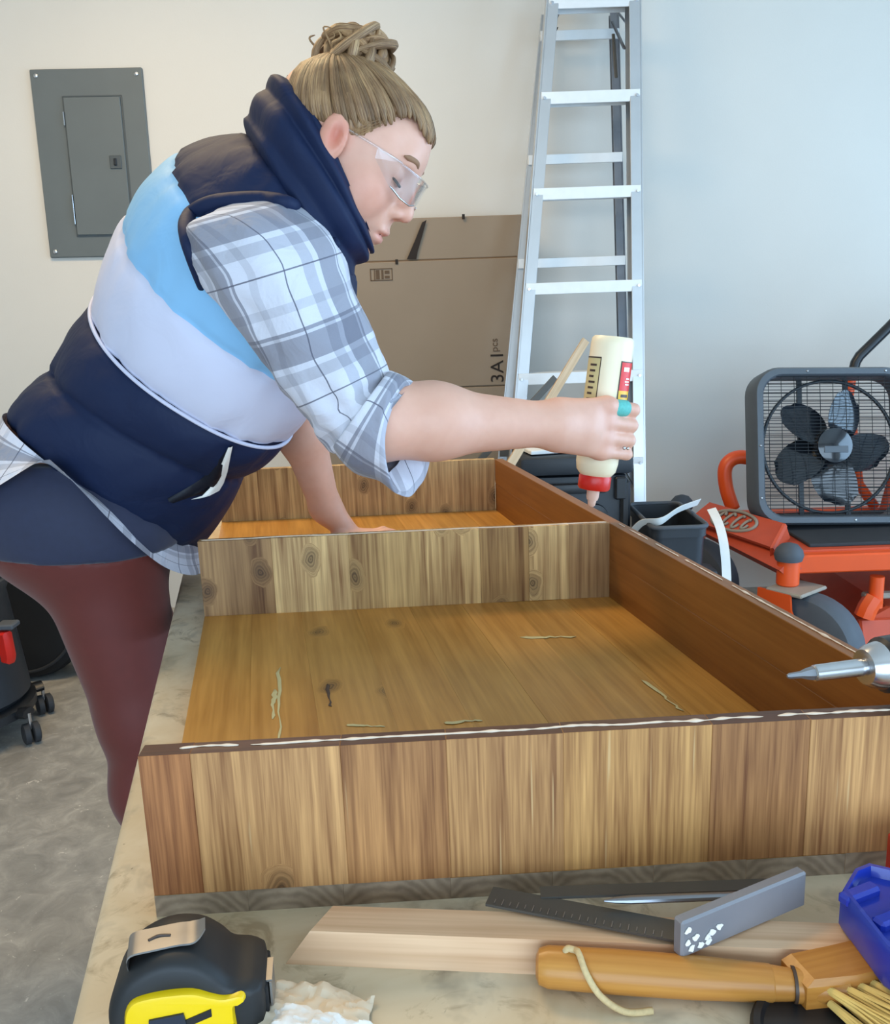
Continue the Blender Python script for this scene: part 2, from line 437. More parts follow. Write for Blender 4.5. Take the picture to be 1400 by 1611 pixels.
# ------------------------------------------------------------------ room shell
WY = 3.6; XL, XR, YF, CH = -3.2, 3.4, -2.5, 2.9
def slab(name, lo, hi, mat):
    lo, hi = A(lo, float), A(hi, float); return struct(build(MB().box((lo+hi)/2, hi-lo), name, mat, smooth=False))
slab('floor', (XL-.1, YF-1.5, -.1), (XR+1.2, WY+.1, 0), 'concrete')
slab('wall_back', (XL, WY, 0), (XR, WY+.1, CH), 'wall_paint')
slab('wall_left', (XL-.1, YF, 0), (XL, WY+.1, CH), 'wall_paint')
rw = MB(); rw.box((XR+.05, (YF-.45)/2, CH/2), (.1, -.45-YF, CH)); rw.box((XR+.05, (WY+.1+2.75)/2, CH/2), (.1, WY+.1-2.75, CH)); rw.box((XR+.05, 1.15, (CH+2.15)/2), (.1, 3.2, CH-2.15))
struct(build(rw, 'wall_right', 'wall_paint', smooth=False))
slab('ceiling', (XL-.1, YF-.1, CH), (XR+.1, WY+.1, CH+.1), 'ceiling_paint')
fw = MB(); fw.box(((XL-1.9)/2, YF-.05, CH/2), (-1.9-XL, .1, CH)); fw.box(((XR+2.9)/2, YF-.05, CH/2), (XR-2.9, .1, CH)); fw.box((.5, YF-.05, (CH+2.25)/2), (4.8, .1, CH-2.25))
struct(build(fw, 'wall_front', 'wall_paint', smooth=False))

# ------------------------------------------------------------------ work bench
BZ = .74
AL, BC = math.radians(-11.5), math.radians(2.4)
LA = A([math.sin(AL), math.cos(AL), 0]); CA = A([math.cos(BC), math.sin(BC), 0]); PERP = A([math.cos(AL), -math.sin(AL), 0])
D = A([.242, 1.248, BZ+.018]); W, L1, L2, H = .602, .658, .65, .114
e0 = A([-.252, .477, BZ]); tl = unit(A([-.462, 1.438, BZ])-e0)     # left edge of the bench
tn = A([tl[1], -tl[0], 0]); BW = .88
o = e0-tl*.14; blen = 1.72
bench = thing('work_bench', 'long low work bench with stained paper-covered top and plain legs', 'workbench', (*(o+tl*blen/2+tn*BW/2)[:2], 0))
mb = MB(); mb.box(o+tl*blen/2+tn*BW/2+A([0, 0, -.02]), (BW, blen, .04), rz=math.atan2(tl[1], tl[0])-math.pi/2, bev=.008, seg=3)
build(mb, 'table_top', 'bench_top', bench, sharp=1.0)
for i in (0, 1):
    for j in (0, 1):
        c = o+tl*(.12+(blen-.24)*i)+tn*(.30+(BW-.38)*j)
        build(MB().box((c[0], c[1], (BZ-.04)/2), (.05, .05, BZ-.04), bev=.004), 'leg', 'bench_leg', bench)

# ------------------------------------------------------------------ the wooden box
wb = thing('wooden_box', 'large stained wooden shelf box with a divider lying open on the bench', 'wooden box', (*(D-CA*W/2)[:2], BZ))
rz_l, rz_c = AL*-1, BC
def RZ(a): return A([[math.cos(a), -math.sin(a), 0], [math.sin(a), math.cos(a), 0], [0, 0, 1]])
RL = np.stack([PERP, LA, A([0, 0, 1.])], 1); RC = RZ(BC)
N_C = A([-math.sin(BC), math.cos(BC), 0])
def board(name, right_pt, length, h, th, mat, cuts, cols, outward, core_mat, outward_dark=False):
    """cross board: right end at right_pt (bottom), runs along -CA; staves between the cut fractions"""
    mid = right_pt-CA*length/2+N_C*outward*th/2+A([0, 0, h/2])
    core = build(MB().box(mid, (length-.004, th-.003, h-.003), R=RC), name, core_mat, wb, smooth=False)
    for k in range(len(cuts)-1):
        a, b = cuts[k], cuts[k+1]; c = mid+CA*(length/2-(1-(a+b)/2)*length)
        j = (rng.random()-.5)*.0007
        st = build(MB().box(c+N_C*j, ((b-a)*length-.0001, th, h+(rng.random()-.5)*.0006), R=RC, bev=.0003), 'stave', [mat, 'wood_top'], core, R=RC, color=cols[k], sharp=.3)
        for p_ in st.data.polygons:
            if p_.normal.z > .9 and outward_dark: p_.material_index = 1
    return core
# base panel: planks along the box, grey end grain at the front
fr = D-LA*L1
NPL = 8; cuts = [0, .115, .235, .37, .50, .63, .75, .88, 1.0]
core = None
bc = (D-CA*W/2)+LA*(L2-L1)/2+A([0, 0, -.009])
tot = L1+L2+.018
quad = lambda f0, f1, z0, z1, s0, s1: [D-CA*W*(1-f)-LA*L1*1.0+LA*s+A([0, 0, z]) for z in (z0, z1) for s in (s0, s1) for f in (f0, f1)]
HEXF = [(0, 1, 3, 2), (4, 6, 7, 5), (0, 4, 5, 1), (2, 3, 7, 6), (0, 2, 6, 4), (1, 5, 7, 3)]
core = link('base_panel', quad(.01, 1.02, -.016, -.002, .002, tot-.004), HEXF, 'wood_base', wb, smooth=False)
pcols = [(.98, .96, .9), (1.02, 1.0, 1.0), (.95, .95, .92), (1.06, 1.04, 1.0), (.97, .98, .96), (1.03, 1.02, 1.05), (.93, .95, .95), (1.0, .98, .9)]
for k in range(NPL):
    dz = (rng.random()-.5)*.0005
    link('base_plank', quad(cuts[k]+.0001, (cuts[k+1] if k < NPL-1 else 1.03)-.0001, -.018, dz, 0, tot), HEXF, ['wood_base', 'wood_end'], core, R=RL, color=pcols[k], mi=[0, 0, 1, 0, 0, 0], smooth=False)
fcols = [(.80, .58, .47), (1.04, .98, .90), (.80, .68, .58), (.96, .90, .80), (1.04, .98, .80), (.74, .62, .53), (1.06, 1.0, .90)]
front = board('front_board', fr+CA*.018, W+.018, H, .018, 'wood_front', [0, .06, .235, .36, .50, .68, .80, 1.0], fcols, 1, 'wood_front', True)
dcols = [(.48, .38, .30), (1.10, 1.06, .90), (.84, .76, .58), (1.08, 1.02, .82), (.70, .60, .44), (1.12, 1.08, .90), (.62, .52, .42)]
divider = board('divider', D, W, H, .016, 'wood_divider', [0, .175, .36, .53, .68, .80, .90, 1.0], dcols, 1, 'wood_divider')
back = board('back_board', D+LA*L2, W, H, .018, 'wood_divider', [0, .14, .30, .44, .60, .74, .88, 1.0], [(.9, .85, .7), (.82, .76, .6), (.95, .9, .75), (.88, .8, .66), (.8, .74, .6), (.92, .86, .72), (.84, .78, .64)], 1, 'wood_divider')
mid = D+LA*(L2-L1)/2+PERP*.009+A([0, 0, H/2])
side = build(MB().box(mid, (.015, L1+L2-.004, H-.003), R=RL), 'side_board', 'wood_side', wb, smooth=False)
for k, (z0, z1, cc) in enumerate([(0, .060, (.98, .97, .95)), (.060, H, (1.04, 1.03, 1.02))]):
    build(MB().box(D+LA*(L2-L1+.018)/2+PERP*.009+A([0, 0, (z0+z1)/2]), (.018, L1+L2-.020, z1-z0), R=RL, bev=.0006), 'stave', 'wood_side', side, R=RL, color=cc, sharp=.3)
# beads of wet glue along the top edges
def bead(p0, p1, r0, r1, n, seed, name, parent, z, breaks=0.0, wob=.0012):
    r = random.Random(seed); mb = MB(); run = []
    def flush():
        if len(run) > 2:
            P = [q for q, _ in run]; Rr = [x for _, x in run]; Rr[0] *= .4; Rr[-1] *= .4; mb.tube(P, Rr, 6, flat=.6)
        run.clear()
    for i in range(n):
        t = i/(n-1); s = mnoise.noise(Vector((t*n*.22, seed, 0))); s2 = mnoise.noise(Vector((t*n*.05, seed+9, 0)))
        p = A(p0)*(1-t)+A(p1)*t+N_C*(s2*.004)*(1 if abs((A(p1)-A(p0))@CA) > .3 else 0)+A([0, 0, z])
        rad = r0+(r1-r0)*(.5+.5*s)+wob*s
        if breaks and mnoise.noise(Vector((t*n*.12, seed+4, 2))) > breaks: flush(); continue
        run.append((p, max(.0006, rad)))
    flush()
    return build(mb, name, 'glue', parent, sharp=2)
top = A([0, 0, H])
bead(fr-CA*(W-.028)+N_C*.009+top, fr+CA*.01+N_C*.009+top, .0006, .0019, 260, 3, 'glue_bead', front, .0004, breaks=.42)
bead(D-LA*(L1-.02)+PERP*.010+top, D+LA*.0+PERP*.010+top, .0005, .0015, 190, 5, 'glue_bead', side, .0006, breaks=.22)
bead(D-CA*(W-.004)+N_C*.006+top, D-CA*.004+N_C*.006+top, .0009, .0016, 140, 8, 'glue_bead', divider, .0004, wob=.0004)
# dried glue smears on the base
for (x0, y0, x1, y1, r) in [(438, 1050, 441, 1168, .0022), (432, 1085, 428, 1130, .003), (545, 1140, 605, 1143, .0025), (700, 1136, 760, 1133, .003), (820, 1003, 905, 1001, .004), (515, 1075, 520, 1112, .0022), (1010, 1070, 1075, 1118, .0025)]:
    p0, p1 = at(x0, y0, Z=D[2]+.0008), at(x1, y1, Z=D[2]+.0008)
    pts = [p0+(p1-p0)*t+A([rng.normal()*.0012, rng.normal()*.0012, 0]) for t in np.linspace(0, 1, 12)]
    mb = MB(); mb.tube(pts, [r*(.25+.75*abs(math.sin(3*t+1)))*(1 if .05 < t < .95 else .3) for t in np.linspace(0, 1, 12)], 6, flat=.15)
    build(mb, 'glue_smear', 'smear' if False else ('label_cream' if x0 != 515 else 'label_dark'), core, sharp=2)

# ------------------------------------------------------------------ implicit surfaces for the figure
def rc(a, b, r1, r2, k=.02): return ('rc', A(a, float), A(b, float), r1, r2, k)
def el(c, r, R=None, k=.02): return ('el', A(c, float), A(r, float), np.eye(3) if R is None else R, None, k)
def cut(c, r, R=None, k=.006): return ('cut', A(c, float), A(r, float), np.eye(3) if R is None else R, None, k)
def prim_d(p, P):
    if p[0] == 'rc':
        a, b, r1, r2 = p[1:5]; ab = b-a; t = np.clip(((P-a)@ab)/(ab@ab+1e-12), 0, 1)
        return np.linalg.norm(P-a-t[..., None]*ab, axis=-1)-(r1+(r2-r1)*t)
    q = (P-p[1])@p[3]; k0 = np.linalg.norm(q/p[2], axis=-1); k1 = np.linalg.norm(q/(p[2]**2), axis=-1)
    return k0*(k0-1)/np.maximum(k1, 1e-6)
def surface(prims, h, pad=.03, clip=None):
    lo = np.full(3, 9.); hi = np.full(3, -9.)
    for p in prims:
        if p[0] == 'rc':
            for q, r in ((p[1], p[3]), (p[2], p[4])): lo = np.minimum(lo, q-r); hi = np.maximum(hi, q+r)
        else: r = p[2].max(); lo = np.minimum(lo, p[1]-r); hi = np.maximum(hi, p[1]+r)
    lo -= pad; hi += pad; B = 10
    nb = np.ceil((hi-lo)/(h*B)).astype(int); n = nb*B
    arr = np.ones(n, np.float32)
    bi = np.stack(np.meshgrid(*[np.arange(k) for k in nb], indexing='ij'), -1).reshape(-1, 3)
    bcent = lo+(bi*B+B/2-.5)*h; rad = h*B*.5*1.75
    dall = np.stack([prim_d(p, bcent) for p in prims if p[0] != 'cut'], 0); dmin = dall.min(0)
    act = (dmin < rad+.03) & (dmin > -rad-.035)
    ins = dmin <= -rad-.035
    A6 = arr.reshape(nb[0], B, nb[1], B, nb[2], B)
    for b in bi[ins]: A6[b[0], :, b[1], :, b[2], :] = -1
    ab = bi[act]; g = np.stack(np.meshgrid(*[np.arange(B)]*3, indexing='ij'), -1).reshape(-1, 3)
    for s0 in range(0, len(ab), 600):
        bb = ab[s0:s0+600]; P = lo+((bb*B)[:, None, :]+g[None])*h; c = lo+(bb*B+B/2-.5)*h
        d = np.full(P.shape[:2], .2)
        for p in prims:
            near = prim_d(p, c) < rad+.05
            if not near.any(): continue
            k = p[5]; q = prim_d(p, P[near]); e = d[near]
            if p[0] == 'cut':
                q = -q; hh = np.clip(.5-.5*(e-q)/k, 0, 1); d[near] = e*(1-hh)+q*hh+k*hh*(1-hh)
            else:
                hh = np.clip(.5+.5*(e-q)/k, 0, 1); d[near] = e*(1-hh)+q*hh-k*hh*(1-hh)
        if clip is not None: d = np.maximum(d, clip(P))
        d = d.reshape(-1, B, B, B).astype(np.float32)
        for b, q in zip(bb, d): A6[b[0], :, b[1], :, b[2], :] = q
    ib = arr < 0; s = np.zeros(A(arr.shape)-1, np.int8)
    offs = [(x, y, z) for x in (0, 1) for y in (0, 1) for z in (0, 1)]
    sl = lambda x, m: slice(x, x+m-1)
    for x, y, z in offs: s += ib[sl(x, n[0]), sl(y, n[1]), sl(z, n[2])]
    mixed = (s > 0) & (s < 8); ci = np.argwhere(mixed)
    vid = np.full(mixed.shape, -1, np.int32); vid[mixed] = np.arange(len(ci))
    val = {o_: arr[ci[:, 0]+o_[0], ci[:, 1]+o_[1], ci[:, 2]+o_[2]] for o_ in offs}
    acc = np.zeros((len(ci), 3)); cnt = np.zeros(len(ci))
    for a in offs:
        for ax in range(3):
            if a[ax]: continue
            b = list(a); b[ax] = 1; b = tuple(b); va, vb = val[a], val[b]; mk = (va < 0) != (vb < 0)
            t = np.where(mk, va/(va-vb+1e-12), 0); pt = np.tile(A(a, float), (len(ci), 1)); pt[:, ax] = t
            acc[mk] += pt[mk]; cnt[mk] += 1
    V = lo+(ci+acc/np.maximum(cnt, 1)[:, None])*h
    faces = []
    for ax in range(3):
        u, v = (ax+1) % 3, (ax+2) % 3
        i0 = [slice(None)]*3; i1 = [slice(None)]*3; i0[ax] = slice(0, -1); i1[ax] = slice(1, None)
        e = np.argwhere(ib[tuple(i0)] != ib[tuple(i1)]); e = e[(e[:, u] > 0) & (e[:, v] > 0)]
        e = e[(e[:, u] < n[u]-1) & (e[:, v] < n[v]-1)]
        q = []
        for du, dv in ((1, 1), (0, 1), (0, 0), (1, 0)):
            c = e.copy(); c[:, u] -= du; c[:, v] -= dv; q.append(vid[c[:, 0], c[:, 1], c[:, 2]])
        q = np.stack(q, 1); fl = ib[e[:, 0], e[:, 1], e[:, 2]]
        q[~fl] = q[~fl][:, ::-1]; faces.append(q)
    F = np.concatenate(faces); F = F[(F >= 0).all(1)]
    # light smoothing
    for _ in range(2):
        sm = np.zeros_like(V); ct = np.zeros(len(V))
        for a_, b_ in ((0, 1), (1, 2), (2, 3), (3, 0)):
            np.add.at(sm, F[:, a_], V[F[:, b_]]); np.add.at(ct, F[:, a_], 1)
            np.add.at(sm, F[:, b_], V[F[:, a_]]); np.add.at(ct, F[:, b_], 1)
        V = V*.5+.5*sm/np.maximum(ct, 1)[:, None]
    return V, F.tolist()

# ------------------------------------------------------------------ the person
person = thing('person', 'person in colour-block puffer vest and plaid shirt leaning over the box, squeezing glue', 'person', (-.55, 1.42, 0))
# head frame (x forward, y to her left, z up)
HS = 1.06; HP, HYaw, HRl = math.radians(34), math.radians(7), math.radians(-3)
hf = A([math.cos(HP)*math.cos(HYaw), -math.sin(HYaw)*math.cos(HP), -math.sin(HP)])
hl = A([math.sin(HYaw), math.cos(HYaw), 0]); hu = np.cross(hf, hl)
hl, hu = hl*math.cos(HRl)+hu*math.sin(HRl), hu*math.cos(HRl)-hl*math.sin(HRl)
HR = np.stack([hf, hl, hu], 1); HO = A([-.118, 1.232, 1.392])
def hp(x, y, z): return HO+HS*(hf*x+hl*y+hu*z)
def hel(x, y, z, a, b, c, k=.012, f=el, tilt=0):
    R = HR
    if tilt: R = HR@A([[math.cos(tilt), 0, math.sin(tilt)], [0, 1, 0], [-math.sin(tilt), 0, math.cos(tilt)]])
    return f(hp(x, y, z), A([a, b, c])*HS, R, k)
def hrc(a, b, r1, r2, k=.012): return rc(hp(*a), hp(*b), r1*HS, r2*HS, k)

# bottle placement (needed by the gripping hand)
BT, BN = at(965, 530, Y=1.262), at(930, 797, Y=1.252)      # butt end up, nozzle tip down
bax = unit(BN-BT); BR = .0305
bx = unit(np.cross(A([0, 1., 0]), bax)); bx = bx if bx[0] > 0 else -bx
by = unit(np.cross(bax, bx)); by = by if by[1] < 0 else -by           # by: towards the camera
def bpt(d, th, r): return BT+bax*d+r*(math.sin(th)*bx+math.cos(th)*by)

sh_r = at(405, 410, Y=1.17); el_r = at(588, 662, Y=1.09); wr_r = at(868, 668, Y=1.172)
sh_l = at(430, 330, Y=1.50); el_l = at(452, 610, Y=1.50); wr_l = at(512, 798, Y=1.60)
hip = at(140, 835, Y=1.43)
P = []
# trunk (under the clothes)
P += [rc(at(140, 800, Y=1.43), at(240, 620, Y=1.41), .135, .125, .05), rc(at(240, 620, Y=1.41), at(370, 420, Y=1.34), .125, .125, .05),
      rc(at(395, 410, Y=1.24), at(405, 390, Y=1.42), .075, .075, .05), rc(at(400, 350, Y=1.30), at(470, 270, Y=1.265), .085, .058, .04),
      rc(at(470, 270, Y=1.265), hp(-.02, 0, -.02), .056, .056, .03)]
# head
P += [hel(-.010, 0, .033, .094, .074, .067), hel(.035, 0, -.012, .056, .058, .082, .03), hel(-.02, 0, .0, .07, .066, .06, .02)]
for s in (-1, 1):
    P += [hrc((.004, s*.050, -.045), (.064, s*.014, -.084), .020, .018, .025), hel(.052, s*.040, -.024, .030, .024, .034, .02)]
P += [hel(.068, 0, -.085, .018, .020, .016, .018), hrc((.078, -.026, .031), (.078, .026, .031), .0105, .0105, .018), hrc((.066, 0, .050), (.064, 0, .066), .022, .022, .03)]
P += [hel(.083, 0, -.046, .012, .024, .018, .015)]
for s in (-1, 1): P += [hel(.093, s*.034, .010, .016, .016, .012, .010, cut)]
for s in (-1, 1): P += [hel(.073, s*.033, .009, .0135, .0155, .0125, .004)]
P += [hrc((.089, 0, .020), (.104, 0, -.016), .0072, .0092, .010), hel(.1045, 0, -.022, .0105, .0105, .0095, .006)]
for s in (-1, 1): P += [hel(.094, s*.0125, -.026, .0105, .0075, .0078, .006), hel(.099, s*.0066, -.0345, .0042, .0030, .0032, .003, cut)]
P += [hel(.0915, 0, -.0525, .0085, .021, .0058, .005), hel(.0885, 0, -.0645, .0085, .018, .0064, .005), hel(.097, 0, -.0585, .010, .024, .0012, .003, cut)]
for s in (-1, 1):
    P += [hel(.002, s*.0775, .004, .0175, .0085, .029, .004, tilt=-.15), hel(.0055, s*.0885, .007, .0105, .0085, .0195, .002, cut, tilt=-.15), hrc((-.004, s*.0815, .016), (.001, s*.081, -.008), .0032, .0032, .003), hel(.008, s*.076, -.022, .008, .006, .009, .005)]
# right arm
P += [rc(sh_r, el_r, .048, .046, .03), rc(el_r, el_r+(wr_r-el_r)*.32+A([0, 0, .002]), .047, .045, .03), rc(el_r+(wr_r-el_r)*.32, wr_r, .0445, .0285, .03)]
# left arm
P += [rc(sh_l, el_l, .055, .046, .03), rc(el_l, el_l+(wr_l-el_l)*.35, .045, .041, .03), rc(el_l+(wr_l-el_l)*.35, wr_l, .041, .0275, .03)]
# right hand closed round the bottle: knuckle, two bends and tip of each finger follow the bottle
FR = BR+.0085
fing = [(.099, .0098, 158), (.121, .0100, 162), (.1425, .0097, 158), (.1625, .0086, 148)]    # distance down the bottle, radius, last angle
kn = []
for i, (d, r, last) in enumerate(fing):
    rr = BR+r*.95
    a0 = bpt(d-.003, math.radians(-8), rr+.010); a1 = bpt(d, math.radians(58), rr+.004); a2 = bpt(d+.001, math.radians(112), rr+.001); a3 = bpt(d+.001, math.radians(last), rr)
    kn.append(a0)
    P += [rc(a0, a1, r*1.12, r*1.0, .004), rc(a1, a2, r*1.0, r*.92, .003), rc(a2, a3, r*.92, r*.78, .003)]
    back_ = wr_r+unit(kn[-1]-wr_r)*.012+(bax*(i-1.5)*.010)
    P += [rc(back_, a0, .0165, .0112 if i else .012, .014)]
P += [rc(wr_r, wr_r+(.5*(kn[1]+kn[2])-wr_r)*.55, .027, .024, .02)]
th0 = wr_r+A([.012, .022, .014]); th1 = bpt(.118, math.radians(-80), BR+.016); th2 = bpt(.112, math.radians(-128), BR+.0105); th3 = bpt(.106, math.radians(-166), BR+.009)
P += [rc(th0, th1, .017, .0125, .014), rc(th1, th2, .0118, .0108, .004), rc(th2, th3, .0108, .0088, .003)]
# left hand spread flat on the box floor
FZ = D[2]
pal = A([wr_l[0]+.045, wr_l[1]+.004, FZ+.020])
P += [rc(wr_l, pal, .027, .020, .02)]
for i, (dy, ln, r) in enumerate([(-.036, .076, .0088), (-.012, .086, .0092), (.012, .080, .0088), (.034, .062, .0078)]):
    b0 = pal+A([.030, dy*.8, -.003]); dirn = unit(A([1, dy*4.5, 0]))
    b1 = b0+dirn*ln*.45+A([0, 0, .006]); b2 = b0+dirn*ln*.78+A([0, 0, -.001]); b3 = b0+dirn*ln; b3[2] = FZ+r*.85; b2[2] = max(b2[2], FZ+r)
    P += [rc(pal+A([-.02, dy*.5, 0]), b0, .014, .0115, .012), rc(b0, b1, r*1.15, r, .004), rc(b1, b2, r, r*.92, .003), rc(b2, b3, r*.92, r*.75, .003)]
tb = [pal+A([-.012, -.026, -.002]), pal+A([.022, -.056, -.006]), pal+A([.048, -.066, -.008])]; tb[2][2] = FZ+.009
P += [rc(tb[0], tb[1], .0145, .011, .012), rc(tb[1], tb[2], .0105, .0085, .004)]
# legs and feet (under the leggings)
hipR, hipL = at(150, 845, Y=1.335), at(135, 838, Y=1.515)
knR, knL = at(222, 1122, Y=1.34), A([-.535, 1.50, .50]); anR, anL = A([-.465, 1.36, .09]), A([-.50, 1.52, .09])
LEG = []
for hpj, k, an in ((hipR, knR, anR), (hipL, knL, anL)):
    LEG += [(hpj, k, .098, .064), (k, k+(an-k)*.3+A([-.012, 0, 0]), .060, .060), (k+(an-k)*.3+A([-.012, 0, 0]), an, .060, .036)]
BUTT = [(at(85, 800, Y=1.35), .125), (at(85, 795, Y=1.50), .125)]
P += [rc(a, b, r1-.006, r2-.006, .03) for a, b, r1, r2 in LEG] + [el(c, (r-.01,)*3, k=.05) for c, r in BUTT]
for an in (anR, anL):
    P += [rc(an, an+A([-.01, 0, -.055]), .036, .034, .02), rc(an+A([-.02, 0, -.060]), an+A([.14, -.005, -.066]), .030, .022, .02)]
V, F = surface(P, .0031)
loc = (V-HO)@HR/HS
tint = np.ones((len(V), 3))
def soft(c, r): return np.clip(1-np.linalg.norm((loc-A(c))/A(r), axis=1), 0, 1)[:, None]**.7
hm = (np.linalg.norm(loc, axis=1) < .16)[:, None]
for c, r, col in [((.092, 0, -.0585), (.014, .023, .013), (.80, .50, .52)), ((.06, -.05, -.025), (.04, .04, .035), (.96, .80, .78)), ((.06, .05, -.025), (.04, .04, .035), (.96, .80, .78)),
                  ((.105, 0, -.03), (.02, .02, .016), (.97, .82, .80)), ((0, -.078, .004), (.03, .02, .04), (.98, .74, .70)), ((.006, -.080, .006), (.014, .012, .022), (.85, .55, .50)), ((.085, -.034, .006), (.018, .02, .008), (.90, .74, .70)), ((.085, .034, .006), (.018, .02, .008), (.90, .74, .70))]:  # near ear hollow: redder, with its shade painted into the skin tint
    s = np.where(hm, soft(c, r), 0); tint *= 1-s*(1-A(col))
for k in kn:
    s = np.clip(1-np.linalg.norm(V-k, axis=1)/.022, 0, 1)[:, None]; tint *= 1-s*(1-A([.97, .86, .84]))
body = link('body', V, F, 'skin', person, tint=tint, sharp=3)
print('body tris', len(F)*2)

# leggings and waistband
def offs(d): return [rc(a, b, r1+d, r2+d, .035) for a, b, r1, r2 in LEG]+[el(c, (r+d,)*3, k=.06) for c, r in BUTT]+[rc(at(150, 800, Y=1.36), at(150, 800, Y=1.50), .125+d, .125+d, .05)]
wp = at(150, 868, Y=1.30); wn = unit(A([.06, .0, 1.0]))
Vl, Fl = surface(offs(.003), .0055, clip=lambda p: np.maximum((p-wp)@wn-.004, .10-p[..., 2]))
build_l = link('leggings', Vl, Fl, 'leggings', person, sharp=3)
Vn, Fn = surface(offs(.008), .0055, clip=lambda p: np.maximum(-((p-wp)@wn), (p-wp)@wn-.14))
link('waistband', Vn, Fn, 'navy_knit', person, sharp=3)
for an in (anR, anL):
    mb = MB(); c = an+A([.045, 0, -.055])
    rings = []
    for z, sx, sy in ((.0, .135, .046), (.012, .14, .05), (.03, .138, .05), (.06, .118, .042), (.085, .075, .036)):
        th = np.linspace(0, 2*math.pi, 28, endpoint=False); x0 = -.045*(z/.085)
        rings.append(np.stack([c[0]+x0+sx*np.cos(th), c[1]+sy*np.sin(th)*(1-.15*np.cos(th)), np.full(28, z)], 1))
    mb.loft(rings, True, True, True); build(mb, 'shoe', 'black_matte', person, sharp=1.2)

# ---- puffer vest: rings across the spine, given by the back and front outline of each seam
def pxring(Bp, Fp, Y, b, tx, tz, n=96, e=2.25, puff=0, wr=0, seed=0):
    bpnt, fpnt = at(*Bp, Y=Y), at(*Fp, Y=Y); c = (bpnt+fpnt)/2; u = (fpnt-bpnt)/2; un = np.linalg.norm(u)
    th = np.linspace(0, 2*math.pi, n, endpoint=False); cs, sn = np.cos(th), np.sin(th)
    cx = np.sign(cs)*np.abs(cs)**(2/e); sy = np.sign(sn)*np.abs(sn)**(2/e)
    k = np.ones(n)+0
    nv = A([tx, -b, tz])
    P = c+np.outer(cx*(1+puff/un), u)+np.outer(sy*(1+puff/b), nv)
    return P
def lerp(a, b, t): return tuple(np.asarray(a, float)*(1-t)+np.asarray(b, float)*t)
seams = [((42, 662), (300, 866), 1.42, .185, .00, .055), ((94, 574), (386, 748), 1.40, .185, .02, -.005), ((148, 470), (460, 662), 1.375, .188, .03, -.065),
         ((192, 345), (512, 572), 1.345, .192, .035, -.08), ((270, 246), (545, 475), 1.31, .185, .03, -.075), ((392, 208), (560, 432), 1.285, .145, .02, -.03), ((430, 240), (545, 400), 1.27, .10, .01, -.02)]
amps = [.015, .015, .013, .013, .014, .0]
bands = ['vest_navy', 'vest_navy', 'vest_white', 'vest_blue', 'vest_navy', 'vest_navy']
rings, mis = [], []
vm = ['vest_navy', 'vest_white', 'vest_blue', 'vest_lining']
th96 = np.linspace(0, 2*math.pi, 96, endpoint=False)
for k in range(len(seams)-1):
    nst = 14
    for j in range(nst):
        t = j/nst; q = [lerp(np.atleast_1d(x), np.atleast_1d(y), t) for x, y in zip(seams[k], seams[k+1])]
        pf = amps[k]*(max(0, math.sin(math.pi*t))**.55)-.006
        r = pxring(q[0], q[1], q[2][0], q[3][0], q[4][0], q[5][0], puff=pf)
        # small gathers running away from the seams
        c = r.mean(0); wgt = .0038*math.exp(-min(t, 1-t)*9)+.0012
        for i in range(96):
            s = mnoise.noise(Vector((math.cos(th96[i])*8, math.sin(th96[i])*8+k*3.1, t*1.6)))+.6*mnoise.noise(Vector((math.cos(th96[i])*4, math.sin(th96[i])*4+k*5.7, t*3)))
            r[i] += unit(r[i]-c)*s*wgt*1.8
        rings.append(r); mis.append(vm.index(bands[k]))
q = seams[-1]; rings.append(pxring(q[0], q[1], q[2], q[3], q[4], q[5])); mis.append(0)
# hem turned inside
q = seams[0]; hin = pxring(q[0], q[1], q[2], q[3], q[4], q[5], puff=-.022); hin2 = hin+A([.02, 0, .045])
rings = [hin2, hin]+rings; mis = [3, 0]+mis
mb = MB(); mb.loft(rings, True, False, False, mis)
vest = build(mb, 'vest', vm, person, sharp=3)
from mathutils.bvhtree import BVHTree
vest_tree = BVHTree.FromPolygons([Vector(p) for p in mb.v], mb.f)
# white piping along the navy seam, slanted pocket with its pale torn lining
q = seams[2]
pipe = pxring(q[0], q[1], q[2], q[3], q[4], q[5], puff=.001)
mb = MB(); mb.tube(pipe, .003, 6, closed=True); build(mb, 'piping', 'vest_white', vest, sharp=3)
# stand-up collar
cs_ = [((392, 225), (540, 440), 1.285, .132, .02, -.02), ((386, 190), (556, 425), 1.275, .130, .02, -.02), ((404, 155), (574, 408), 1.262, .122, .025, -.01), ((428, 128), (584, 392), 1.25, .108, .014, .0), ((452, 116), (586, 380), 1.245, .096, .012, .0), ((468, 130), (576, 366), 1.245, .082, .012, .0), ((470, 185), (560, 345), 1.25, .080, .02, -.0), ((455, 240), (540, 350), 1.255, .078, .02, 0)]
rings = []; M_ = len(cs_)
for k in range(M_-1):
    nst = 10
    for j in range(nst):
        t = j/nst; q = [lerp(np.atleast_1d(x), np.atleast_1d(y), t) for x, y in zip(cs_[k], cs_[k+1])]
        s = k+t; pf = .007*abs(math.sin(math.pi*s/1.25)) if s < 4 else 0
        r = pxring(q[0], q[1], q[2][0], q[3][0], q[4][0], q[5][0], puff=pf-.003, e=2.1)
        c = r.mean(0)
        for i in range(96):
            r[i] += unit(r[i]-c)*(mnoise.noise(Vector((math.cos(th96[i])*2.2, math.sin(th96[i])*2.2, s*.9)))*.006)
        rings.append(r)
mb = MB(); mb.loft(rings, True)
build(mb, 'collar', 'vest_navy', vest, sharp=3)

